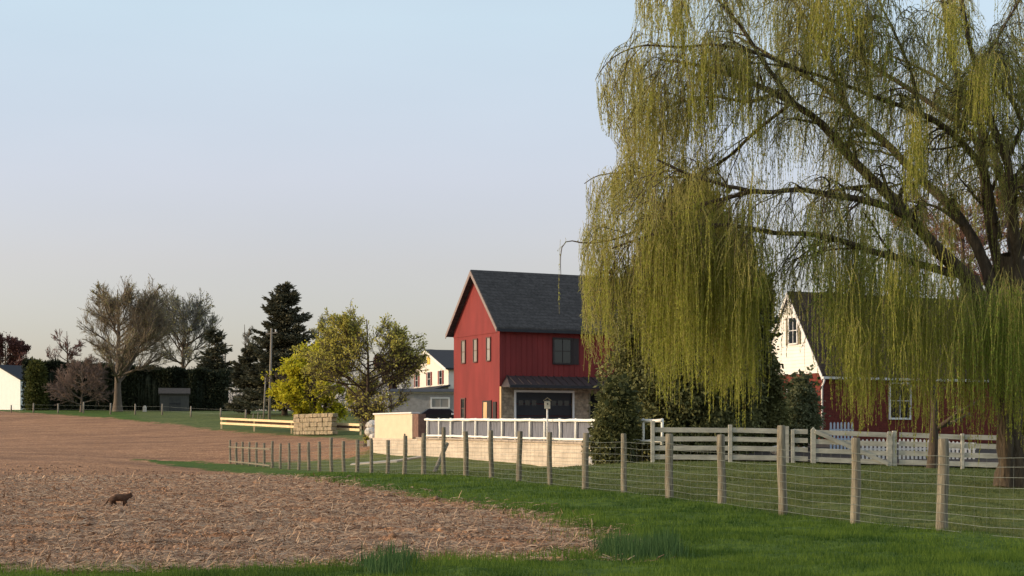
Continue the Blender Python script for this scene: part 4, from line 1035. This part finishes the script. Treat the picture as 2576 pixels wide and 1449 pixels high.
def pickets(pxa, pxb, Ya, pitch, ytop, ybot, label, ang=0, arch=0, m='white', name='picket_fence', cat='picket fence'):
    A = at(pxa, ybot, Ya); g = A[2]; root = empty(name, (A[0], A[1], g), ang, label=label, cat=cat)
    L = (pxb-pxa)/F*Ya; H = (ybot-ytop)/F*Ya; n = int(L/pitch)
    b = MB()
    for k in range(n+1):
        x = k*pitch; h = H*(1-arch*((2*k/max(n,1)-.6)**2)*.5); w = pitch*.26
        b.prism([(x-w,-.3),(x+w,-.3),(x+w,h-.05),(x+w*.4,h),(x-w*.4,h),(x-w,h-.05)], (0,-.012,0), (1,0,0), (0,0,1), (0,1,0), .024)
    b.build('pickets', M[m], root)
    for z in (H*.15, H*.62): MB().bar((-.05,.03,z), (L+.05,.03,z), .03, .06).build('rail', M[m], root)
pickets(2150, 2452, 58.5, .148, 1104, 1134, 'low sunlit white picket fence behind the gate, partly hidden by its boards', arch=.35)
pickets(2090, 2145, 62, .135, 1062, 1112, 'bluish white picket bench back against the brick wall above the gate', m='blue_white', name='garden_bench_back', cat='garden bench') if False else None
M['blue_white'] = mat('bluish_white_paint', (.50,.56,.64), .7, .08)
pickets(2090, 2145, 62, .135, 1062, 1112, 'short tall-picketed bluish white fence section against the brick wall above the gate', m='blue_white', name='picket_fence', cat='picket fence')
for i, (px, w, lb) in enumerate(((1958,30,'wide tan rock seen between the boards left of the gate'),(2022,9,'small pale rock seen through the short fence boards left of the gate'))):
    X = (px-CX)/F*57.5; boulder(px, 1125, 57.5, w/F*57.5*.5, lb)

# ================================================================== small tree at the board fence
def small_tree():
    Y = 50.; b = at(2345, 1179, Y); b[2] = g1(b[0], b[1])
    root = empty('crooked_tree', b, label='small crooked tree with a forked trunk in front of the board fence', cat='tree')
    q = lambda px, py, dy=0: at(px, py, Y+dy)-b
    P0, R0 = poly_tube([(0,0,-.1), q(2347,1130), q(2350,1085), q(2352,1030), q(2345,960,.3), q(2330,900,.5)], .17, .06, 14); R0[0,0] *= 1.2; R0[0,1] *= 1.08
    V, Fc = tube_batch(P0, R0, 12); np_mesh('trunk', V, Fc, M['bark'], root, smooth=True)
    env = envelope((q(2350, 960), (1.6, 1.5, 1.1)))
    Ls = [poly_tube([q(2352,1082), q(2385,1058,-.2), q(2425,1028,-.4), q(2470,1005,-.3)], .09, .03, 8), poly_tube([q(2360,1075), q(2400,1062,.3), q(2440,1040,.6)], .07, .03, 8)]
    P1 = np.concatenate([l[0] for l in Ls]); R1 = np.concatenate([l[1] for l in Ls])
    P1b, R1b = grow(P0, R0, 8, .5, 1, .8, .6, .1, 8, env, .14, .5)
    P1 = np.concatenate([P1, P1b]); R1 = np.concatenate([R1, R1b])
    P2, R2 = grow(P1, R1, 7, .2, 1, .8, .6, .0, 5, env, .2, .5, lmin=.4); P3, R3 = grow(P2, R2, 6, .1, 1, .7, .6, -.02, 4, env, .2, .6, lmin=.25)
    V, Fc = merge([tube_batch(P1, R1, 7), tube_batch(P2, R2, 4)]); np_mesh('limbs', V, Fc, M['bark'], root, smooth=True)
    V, Fc = tube_batch(P3, np.maximum(R3, .005), 3); np_mesh('twigs', V, Fc, M['twig_tan'], root)
small_tree()
# reddish tree far behind the willow
broadleaf('russet_tree', 2420, 1100, 98, 430, (2400, 620, 210, 190), .3, M['bark'], 'russet bare tree behind the willow above the brick house', levels=(20,10,8,6), rt=.016, leaves=16000, lsize=.14, leafm=leaf('russet_bud', (.22,.10,.055), (.42,.22,.13), .3), fork=.3, kids=M['twig_red'])

# ================================================================== the weeping willow
M['willow_leaf'] = leaf('willow_leaf', (.20,.215,.025), (.52,.52,.09), .5)
M['willow_green'] = leaf('willow_leaf_green', (.15,.20,.025), (.38,.47,.08), .5)
M['willow_pale'] = leaf('willow_leaf_sparse', (.24,.24,.06), (.54,.53,.15), .5)
def willow():
    YW = 39.0; b = at(2548, 1226, YW); b[2] = g1(b[0], b[1])
    root = empty('weeping_willow', b, label='huge weeping willow in early leaf filling the right of the photo', cat='tree')
    q = lambda px, py, Y: at(px, py, Y)-b
    # trunks
    def bt(pts, r0, r1, K, nm='limb', sides=12, rough=.08, flare=1.5):
        P, Rr = poly_tube(pts, r0, r1, K); P[0, 1:-1] += rng.normal(0, r1*.25, (K-2, 3)); Rr = Rr*(1+rng.normal(0, rough, Rr.shape))
        if nm == 'trunk': Rr[0, 0] *= flare; Rr[0, 1] *= 1+.4*(flare-1)
        V, Fc = tube_batch(P, Rr, sides); np_mesh(nm, V, Fc, M['willow_bark'], root, smooth=True); return P[0], Rr[0]
    bt([q(2552,1232,YW), q(2556,1150,YW), q(2548,1050,YW), q(2530,950,YW), q(2500,850,YW), q(2470,760,YW), q(2440,700,YW)], .36, .24, 16, 'trunk')
    bt([q(2586,1232,YW+.5), q(2592,1120,YW+.5), q(2588,1000,YW+.5), q(2575,860,YW+.4), q(2560,740,YW+.2), q(2545,640,YW)], .40, .26, 16, 'trunk')
    bt([q(2528,1224,YW-.3), q(2536,1150,YW-.35), q(2528,1060,YW-.3), q(2540,960,YW-.1)], .17, .09, 10, 'trunk')
    limbs = []
    D = {   # limb: (points with per-point distance, r0, r1)
     'A': ([(2440,705,39),(2372,643,38.6),(2325,588,38.3),(2282,538,38.1),(2252,503,38),(2165,427,37.8),(2124,385,37.7),(2110,354,37.6),(2071,312,37.5),(2033,281,37.5),(1995,257,37.4),(1950,236,37.3),(1890,205,37.2),(1820,180,37),(1740,160,36.8),(1660,150,36.8)], .22, .03),
     'B': ([(2500,760,39),(2493,702,39.2),(2469,635,39.4),(2438,588,39.6),(2387,506,39.9),(2340,475,40),(2287,427,40.2),(2252,378,40.4),(2203,333,40.6),(2155,309,40.8),(2134,278,40.9),(2106,243,41),(2065,212,41.2),(2016,187,41.4),(1940,140,41.6),(1850,90,41.8)], .20, .03),
     'C': ([(2500,560,39.2),(2480,430,38.9),(2457,396,38.6),(2412,351,38.3),(2367,309,38),(2315,285,37.7),(2273,267,37.5),(2193,243,37.2),(2144,219,37),(2089,200,36.9),(2037,184,36.7),(1960,160,36.5),(1880,158,36.3)], .13, .02),
     'D': ([(2510,600,39.3),(2478,440,39.4),(2464,347,39.5),(2401,302,39.6),(2360,271,39.7),(2315,243,39.8),(2273,212,39.9),(2200,174,40),(2165,142,40.1),(2137,111,40.2),(2106,80,40.3),(2040,20,40.5),(1960,-50,40.7)], .14, .02),
     'E': ([(2520,720,39.5),(2512,670,39.6),(2495,600,39.7),(2478,503,39.8),(2471,417,40),(2474,330,40.2),(2455,270,40.4),(2410,215,40.6),(2390,120,40.8),(2370,0,41),(2350,-120,41)], .16, .03),
     'F': ([(2560,700,39),(2550,560,38.6),(2547,503,38.4),(2540,417,38.2),(2523,368,38.1),(2491,312,38),(2478,240,37.9),(2440,120,37.8),(2420,0,37.6),(2400,-120,37.5)], .18, .03),
     'F2': ([(2538,390,38.2),(2575,312,38),(2540,243,38),(2505,201,37.9),(2490,100,37.8)], .08, .02),
     'G': ([(2300,555,38.3),(2223,514,37.6),(2145,498,37.2),(2067,487,36.8),(1989,471,36.5),(1950,487,36.3),(1880,480,36.1),(1800,460,36),(1730,440,35.9),(1650,400,35.8)], .13, .025),
     'H': ([(2400,690,39),(2300,660,38.2),(2184,631,37.5),(2125,608,37),(2075,590,36.7),(2001,584,36.4),(1950,592,36.2),(1880,570,36),(1800,560,36),(1700,575,36),(1600,600,36.1),(1540,625,36.2)], .12, .02),
     'I': ([(1900,480,36.2),(1820,500,36.3),(1740,520,36.4),(1640,560,36.6),(1560,600,36.8),(1500,612,36.9),(1455,615,37),(1436,598,37),(1420,596,37),(1411,606,37),(1409,640,37),(1411,692,37)], .06, .007),
     'J': ([(1950,236,37.3),(1880,260,37.5),(1800,240,37.7),(1700,260,37.9),(1620,300,38),(1570,330,38)], .06, .012),
     'K': ([(1990,260,37.4),(1900,330,37.6),(1830,400,37.8),(1760,440,38),(1680,450,38.1),(1600,430,38.2),(1530,438,38.3),(1492,438,38.3),(1470,462,38.3)], .06, .012),
     'L': ([(2033,184,36.7),(1900,130,36.4),(1800,110,36.2),(1700,120,36.1),(1620,110,36),(1560,130,36),(1520,160,36),(1498,200,36)], .06, .01),
     'N': ([(2560,640,39),(2620,480,38.6),(2680,300,38.3),(2760,150,38),(2850,60,37.8),(2960,60,37.5)], .2, .03),
     'O': ([(2575,680,39.4),(2640,560,40.5),(2720,450,42),(2820,380,43.5),(2950,360,45)], .18, .03),
     'Q': ([(2550,650,39.4),(2540,520,41),(2500,380,43),(2430,260,45),(2340,180,46.5),(2240,140,47.5)], .18, .03)}
    D.update({
     'T': ([(1995,257,37.4),(1930,170,37.2),(1860,60,37),(1780,-30,36.8),(1690,-70,36.6),(1610,-60,36.6)], .08, .015),
     'U': ([(2134,278,40.9),(2090,160,41.2),(2020,30,41.5),(1930,-70,41.8),(1800,-120,42)], .09, .015),
     'V': ([(2193,243,37.2),(2170,120,37),(2120,0,36.8),(2040,-90,36.6)], .07, .012),
     'X': ([(2315,285,37.7),(2290,170,37.5),(2240,60,37.2),(2180,-60,37)], .07, .012),
     'Y': ([(2401,302,39.6),(2460,180,40),(2530,60,40.5),(2600,-60,41)], .08, .012)})
    LP = []; LR = []
    for k, (pts, r0, r1) in D.items():
        P, Rr = bt([q(*p) for p in pts], r0*.78, r1*.9, 26, 'limb', 9, .06); LP.append(P); LR.append(Rr)
    P0 = np.array(LP); R0 = np.array(LR)
    # branches, twigs
    P1, R1 = grow(P0, R0, 16, .18, 1., .75, .17, .10, 7, None, .16, .42, lmin=1.1)
    # arch over: droop the outer half
    s = np.linspace(0, 1, P1.shape[1])[None, :, None]; P1[..., 2:3] -= (s**2.2)*.55
    P2, R2 = grow(P1, R1, 9, .12, 1., .85, .6, .02, 6, None, .2, .5, lmin=.6); s = np.linspace(0, 1, 6)[None, :, None]; P2[..., 2:3] -= (s**2)*.62
    P3, R3 = grow(P2, R2, 4, .2, 1., .7, .55, -.1, 5, None, .22, .6, lmin=.4); s = np.linspace(0, 1, 5)[None, :, None]; P3[..., 2:3] -= (s**2)*.35
    def inside(P, slack=0):
        w = P+b; px = w[..., 0]/w[..., 1]*F+CX; py = HY-(w[..., 2]-CZ)/w[..., 1]*F
        lim = np.interp(py, [-200,0,90,130,200,330,400,430,480,540,560,620,950,1100], [1625,1602,1590,1530,1494,1516,1570,1482,1464,1482,1458,1456,1470,1600])
        return (px > lim-slack).all(-1)
    k1, k2, k3 = inside(P1), inside(P2), inside(P3, 4); P1, R1, P2, R2, P3, R3 = P1[k1], R1[k1], P2[k2], R2[k2], P3[k3], R3[k3]
    V, Fc = merge([tube_batch(P1, np.maximum(R1, .010), 6), tube_batch(P2, np.maximum(R2, .006), 4)])
    np_mesh('branches', V, Fc, M['willow_bark'], root, smooth=True)
    V, Fc = tube_batch(P3, np.maximum(R3*.7, .0036), 3); np_mesh('twigs', V, Fc, M['twig_yellow'], root)
    nl = 55000; p, d, i_ = sample_on(np.concatenate([P3]), nl, .1, 1); p2, d2, i2 = sample_on(P2, 50000, .4, 1); p = np.concatenate([p, p2]); nl = len(p)
    dd = rng.normal(0, .7, (nl, 3)); dd[:, 2] -= .6; dd = unit(dd); sd = unit(np.cross(dd, rng.normal(size=(nl, 3)))); l = rng.uniform(.035, .08, nl)[:, None]; w_ = rng.uniform(.007, .014, nl)[:, None]
    np_mesh('leaves', np.stack([p-sd*w_, p+sd*w_, p+dd*l], 1).reshape(-1, 3), np.arange(nl*3).reshape(-1, 3), M['willow_pale'], root, attrs={'v': np.repeat(rng.random(nl), 3)})
    anchors = np.concatenate([P1[:, 3:].reshape(-1, 3), P2[:, 2:].reshape(-1, 3), P3[:, 2:].reshape(-1, 3)])+b
    apx = anchors[:, 0]/anchors[:, 1]*F+CX; apy = HY-(anchors[:, 2]-CZ)/anchors[:, 1]*F
    allL = {'willow_leaf': [], 'willow_green': [], 'willow_pale': []}; stems = []
    def strands(n, x0, x1, ys0, ys1, ye0, ye1, Y0, Y1, m='willow_leaf', dens=1.0, clump=8, snap=.0, lw=1.0):
        """n hanging strands; start height between ys0..ys1, end between ye0..ye1 (photograph rows at that distance)"""
        nc = max(1, n//clump); cxp = rng.uniform(x0, x1, nc); cy0 = rng.uniform(ys0, ys1, nc); cy1 = rng.uniform(ye0, ye1, nc); cY = rng.uniform(Y0, Y1, nc)
        ci = rng.integers(0, nc, n); px = cxp[ci]+rng.normal(0, 13 if x0 > 1415 else 1.5, n); Y = cY[ci]+rng.normal(0, .25, n)
        ya = cy0[ci]+rng.normal(0, 14, n); yb = cy1[ci]+rng.normal(0, 40, n)
        if snap > 0:
            sel = np.where((apx > x0) & (apx < x1) & (apy > ys0-30) & (apy < ys1+30))[0]
            if len(sel) > 10:
                k = rng.random(nc) < snap; pick = rng.choice(sel, nc); pk = pick[ci]; kk = k[ci]
                jx = rng.normal(0, 7, n); px = np.where(kk, apx[pk]+jx, px); Y = np.where(kk, anchors[pk, 1]+rng.normal(0,.08,n), Y)
                L0 = yb-ya; ya = np.where(kk, apy[pk]+rng.normal(0,4,n), ya); yb = np.where(kk & (yb < ya+40), ya+np.maximum(L0, 60), yb)
        ok = yb > ya+25; px, Y, ya, yb = px[ok], Y[ok], ya[ok], yb[ok]; n = len(px)
        top = np.stack([(px-CX)/F*Y, Y, CZ+(HY-ya)/F*Y], -1)-b; Ln = (yb-ya)/F*Y
        K = 9; t = np.linspace(0, 1, K); a = rng.uniform(0, 6.28, n); hk = rng.uniform(.08, .35, n)*np.minimum(Ln/2, 1)*(1 if x0 > 1415 else .2)
        out = 1-np.exp(-t[None]*6); sway = rng.normal(0, .07, (n,1))*np.sin(t[None]*rng.uniform(2, 6, (n,1))+a[:, None])
        P = np.stack([top[:, :1]+(np.cos(a)*hk)[:, None]*out+sway, top[:, 1:2]+(np.sin(a)*hk)[:, None]*out+sway*.7, top[:, 2:3]+.10*np.sin(np.minimum(t*6, 3.14))[None]*hk[:, None]-t[None]*Ln[:, None]], -1)
        if x0 > 1415:
            kk_ = inside(P, 5); idx_ = np.where(kk_)[0]; P = P[idx_]; Ln = Ln[idx_]; px = px[idx_]; ci_ = ci[ok][idx_]; n = len(P)
            if n == 0: return
        else: ci_ = ci[ok]
        stems.append((P, np.linspace(.0042, .0022, K)[None]*np.ones((n,1))))
        step = .042/dens; cnt = np.maximum((Ln/step).astype(int), 4); i = np.repeat(np.arange(n), cnt); N = len(i)
        tt = rng.uniform(.06, 1, N)**.9*(K-1); k = np.minimum(tt.astype(int), K-2); f = (tt-k)[:, None]; p = P[i, k]*(1-f)+P[i, k+1]*f
        dd = rng.normal(0, .45, (N,3)); dd[:, 2] = -1+rng.normal(0, .35, N); dd = unit(dd); sd = unit(np.cross(dd, rng.normal(size=(N,3))))
        l = rng.uniform(.035, .085, N)[:, None]; w = rng.uniform(.006, .013, N)[:, None]*lw
        V = np.stack([p-sd*w, p+sd*w, p+dd*l], 1).reshape(-1, 3)
        sv = rng.random(n)[i]*.6+rng.random(N)*.4+.15*rng.normal(size=nc)[ci_][i]
        allL[m].append((V, np.repeat(np.clip(sv, 0, 1), 3)))
    # left rim: tiers of arching tips
    strands(60, 1498, 1530, 195, 230, 250, 330, 35.9, 36.4, 'willow_pale', .8, 4)
    strands(150, 1525, 1625, 125, 190, 240, 380, 35.6, 38.5, 'willow_pale', .9, 5, .3)
    strands(60, 1605, 1650, -60, 10, 40, 130, 36, 40, 'willow_pale', .8, 6)
    strands(120, 1520, 1720, 90, 420, 180, 520, 35.5, 39.5, 'willow_pale', 1, 4, 1.0)
    strands(150, 1468, 1560, 435, 475, 490, 590, 36.5, 38.5, 'willow_pale', .8, 5, .2)
    strands(110, 1545, 1640, 340, 440, 440, 600, 36, 39, 'willow_pale', .9, 5, .3)
    strands(150, 1462, 1580, 540, 590, 600, 690, 36.2, 38, 'willow_pale', .8, 5, .2)
    strands(5, 1409, 1413, 601, 606, 640, 700, 37, 37.1, 'willow_pale', .9, 5)
    strands(150, 1462, 1545, 612, 690, 700, 925, 36, 37.5, 'willow_leaf', 1.1, 7, .1)
    strands(70, 1545, 1610, 560, 690, 660, 860, 36, 37.5, 'willow_leaf', 1., 6, .1)
    # upper left body, airy and in short tiers
    strands(320, 1620, 1920, -120, 330, -40, 430, 35, 44, 'willow_leaf', 1.0, 6, .7)
    strands(150, 1600, 1780, 120, 380, 230, 500, 35.5, 42, 'willow_pale', 1.0, 6, .6)
    strands(160, 1600, 1900, 330, 470, 430, 620, 35.5, 42, 'willow_leaf', 1.0, 6, .4)
    # dense central curtain
    strands(380, 1630, 1760, 470, 680, 660, 950, 35.2, 39, 'willow_leaf', 1.2, 9, .15, 1.1)
    strands(760, 1660, 1905, 420, 700, 680, 990, 35.2, 39.5, 'willow_leaf', 1.2, 9, .2, 1.1)
    strands(260, 1800, 1910, 560, 760, 820, 1010, 35.5, 38, 'willow_leaf', 1.1, 7, .1)
    # thin veil between curtain and house
    strands(120, 1900, 2075, 470, 640, 600, 760, 36, 44, 'willow_green', .9, 5, .5)
    strands(50, 1905, 1965, 600, 680, 740, 860, 36, 37.5, 'willow_leaf', 1, 5, .2)
    # right hand lower curtains
    strands(760, 2090, 2430, 560, 780, 760, 1010, 35, 41, 'willow_leaf', 1.1, 9, .2)
    strands(430, 2120, 2400, 700, 880, 920, 1060, 35, 40, 'willow_leaf', 1.1, 7, .1)
    strands(380, 2060, 2330, 460, 700, 600, 860, 36, 42, 'willow_green', 1.1, 7, .4)
    strands(460, 2420, 2620, 690, 800, 840, 1010, 35.5, 38, 'willow_green', 1.2, 8, .0, 1.1)
    strands(220, 2430, 2640, 800, 900, 960, 1090, 36, 38.5, 'willow_leaf', 1.1, 7)
    # open upper crown
    strands(1000, 1900, 2640, -150, 440, -60, 470, 36, 47, 'willow_pale', .9, 5, .95)
    strands(520, 1900, 2640, -80, 480, 0, 520, 37, 46, 'willow_green', .9, 6, .9)
    for x, y0, y1, w in ((2075,-60,180,38),(2120,-40,130,30),(1870,110,330,28),(1760,60,340,25),(2390,-30,170,26),(2480,110,330,36),(2300,260,500,20),(2260,640,800,30),(1700,-30,200,20)):
        strands(80, x-w, x+w, y0, y0+60, y1-60, y1, 35.2, 36.6, 'willow_leaf', 1.2, 7)
    # beyond the right edge and the far side, for completeness
    strands(400, 2640, 3150, 0, 600, 500, 1000, 35, 46, 'willow_leaf', .8, 9, .3)
    Ps = np.concatenate([s_[0] for s_ in stems]); Rs = np.concatenate([s_[1] for s_ in stems])
    V, Fc = tube_batch(Ps, Rs, 3); np_mesh('strands', V, Fc, M['twig_yellow'], root)
    for k, L_ in allL.items():
        V = np.concatenate([x[0] for x in L_]); v = np.concatenate([x[1] for x in L_])
        np_mesh('leaves', V, np.arange(len(V)).reshape(-1, 3), M[k], root, attrs={'v': v})
    print('willow leaves', sum(len(x[0])//3 for L_ in allL.values() for x in L_))
M['twig_yellow'] = mat('willow_twig', (.34,.30,.09), .9, .2, 3)
willow()

# ================================================================== cat in the field
def cat():
    o = at(300, 1277, 31.2); o[2] = g1(o[0], o[1])+.0
    me = bpy.data.meshes.new('cat'); s = .0088
    # (px offset from 300, height px above 1277, y) -> metres
    def v(px, hp, y=0): return ((px-300)*s, y, hp*s)
    vs = [v(286,19), v(293,20), v(303,20.5), v(312,20.5), v(318,23), v(324,24.5), v(329,22.5),   # 0-6 rump..muzzle
          v(283,11,-.03), v(285,7,-.035), v(281,0,-.035),      # 7-9 hind near leg
          v(288,11,.03), v(292,6,.035), v(289,0,.035),         # 10-12 hind far
          v(313,12,-.03), v(315,6,-.03), v(317,0,-.03),        # 13-15 fore near
          v(311,12,.03), v(309,6,.03), v(311,0,.03),           # 16-18 fore far
          v(280,19), v(275,13), v(271,6), v(266,3),            # 19-22 tail
          v(324.0,30.6,-.030), v(324.0,30.6,.030)]             # ears
    es = [(0,1),(1,2),(2,3),(3,4),(4,5),(5,6),(0,7),(7,8),(8,9),(0,10),(10,11),(11,12),(3,13),(13,14),(14,15),(3,16),(16,17),(17,18),(0,19),(19,20),(20,21),(21,22),(5,23),(5,24)]
    me.from_pydata(vs, es, []); o_ = bpy.data.objects.new('cat', me); link(o_); me.materials.append(M['cloth_dark'])
    o_.location = o; o_.rotation_euler[2] = R(6)
    sk = o_.modifiers.new('skin', 'SKIN'); sk.use_smooth_shade = True
    rad = [.070,.076,.074,.070,.052,.044,.022, .042,.026,.020, .042,.026,.020, .034,.024,.020, .034,.024,.020, .016,.014,.013,.010, .011,.011]
    for i, r in enumerate(rad): me.skin_vertices[0].data[i].radius = (r, r)
    me.skin_vertices[0].data[0].use_root = True
    ss = o_.modifiers.new('sub', 'SUBSURF'); ss.levels = 2; ss.render_levels = 2
    tag(o_, 'dark brown cat walking right across the ploughed field', 'cat')
cat()

# ================================================================== camera, light, sky
cam = bpy.data.cameras.new('camera'); co = bpy.data.objects.new('camera', cam); link(co); scene.camera = co
co.location = (0, 0, CZ); co.rotation_euler = (R(90), 0, 0)
cam.sensor_width = 36; cam.lens = 36*F/2576; cam.shift_y = (HY-724.5)/2576; cam.clip_end = 3000; cam.clip_start = .1
SUN_EL, SUN = 13.0, Vector((-1, -.14, 0)).normalized()
Ls = Vector((SUN.x*math.cos(R(SUN_EL)), SUN.y*math.cos(R(SUN_EL)), math.sin(R(SUN_EL))))
sl = bpy.data.lights.new('sun', 'SUN'); sl.energy = 3.2; sl.angle = R(.6); sl.color = (1, .80, .58)
so = bpy.data.objects.new('sun', sl); link(so); so.rotation_euler = (-Ls).to_track_quat('-Z', 'Y').to_euler(); so.location = (-30, 0, 30)
w = bpy.data.worlds.new('World'); scene.world = w; w.use_nodes = True; nt = w.node_tree
bg = nt.nodes['Background']; sky = nt.nodes.new('ShaderNodeTexSky'); sky.sky_type = 'NISHITA'; sky.sun_disc = False
sky.sun_elevation = R(SUN_EL); sky.sun_rotation = math.atan2(SUN.x, SUN.y)
sky.air_density = 1.0; sky.dust_density = 1.5; sky.ozone_density = 2.0; sky.altitude = 100
nt.links.new(sky.outputs[0], bg.inputs[0]); bg.inputs[1].default_value = .15
# thin spring haze over the clear sky: a second, pale background added to the first
tcw = nt.nodes.new('ShaderNodeTexCoord'); sx = nt.nodes.new('ShaderNodeSeparateXYZ'); nt.links.new(tcw.outputs['Generated'], sx.inputs[0])
rp = nt.nodes.new('ShaderNodeValToRGB'); nt.links.new(sx.outputs['Z'], rp.inputs[0])
for k, (p, c) in enumerate(((0, (.13,.085,.125)), (.105, (.30,.185,.175)), (.155, (.355,.27,.27)), (.25, (.40,.42,.40)), (1, (.34,.38,.42)))):
    e = rp.color_ramp.elements[k] if k < 2 else rp.color_ramp.elements.new(p); e.position = p; e.color = (*c, 1)
nzw = nt.nodes.new('ShaderNodeTexNoise'); nzw.inputs['Scale'].default_value = 2.2; nzw.inputs['Detail'].default_value = 4
mpw = nt.nodes.new('ShaderNodeMapping'); mpw.inputs['Scale'].default_value = (1, 1, 4); nt.links.new(tcw.outputs['Generated'], mpw.inputs[0]); nt.links.new(mpw.outputs[0], nzw.inputs['Vector'])
rw = nt.nodes.new('ShaderNodeMapRange'); rw.inputs[1].default_value = .3; rw.inputs[2].default_value = .7; rw.inputs[3].default_value = .93; rw.inputs[4].default_value = 1.07; nt.links.new(nzw.outputs['Fac'], rw.inputs[0])
mw = nt.nodes.new('ShaderNodeMix'); mw.data_type = 'RGBA'; mw.blend_type = 'MULTIPLY'; mw.inputs[0].default_value = 1; nt.links.new(rp.outputs[0], mw.inputs[6]); nt.links.new(rw.outputs[0], mw.inputs[7])
bg2 = nt.nodes.new('ShaderNodeBackground'); nt.links.new(mw.outputs[2], bg2.inputs[0]); bg2.inputs[1].default_value = 1
ads = nt.nodes.new('ShaderNodeAddShader'); nt.links.new(bg.outputs[0], ads.inputs[0]); nt.links.new(bg2.outputs[0], ads.inputs[1])
nt.links.new(ads.outputs[0], nt.nodes['World Output'].inputs[0])
scene.view_settings.view_transform = 'Standard'; scene.view_settings.look = 'None'; scene.view_settings.exposure = 0; scene.view_settings.gamma = 1
scene.render.engine = 'CYCLES'
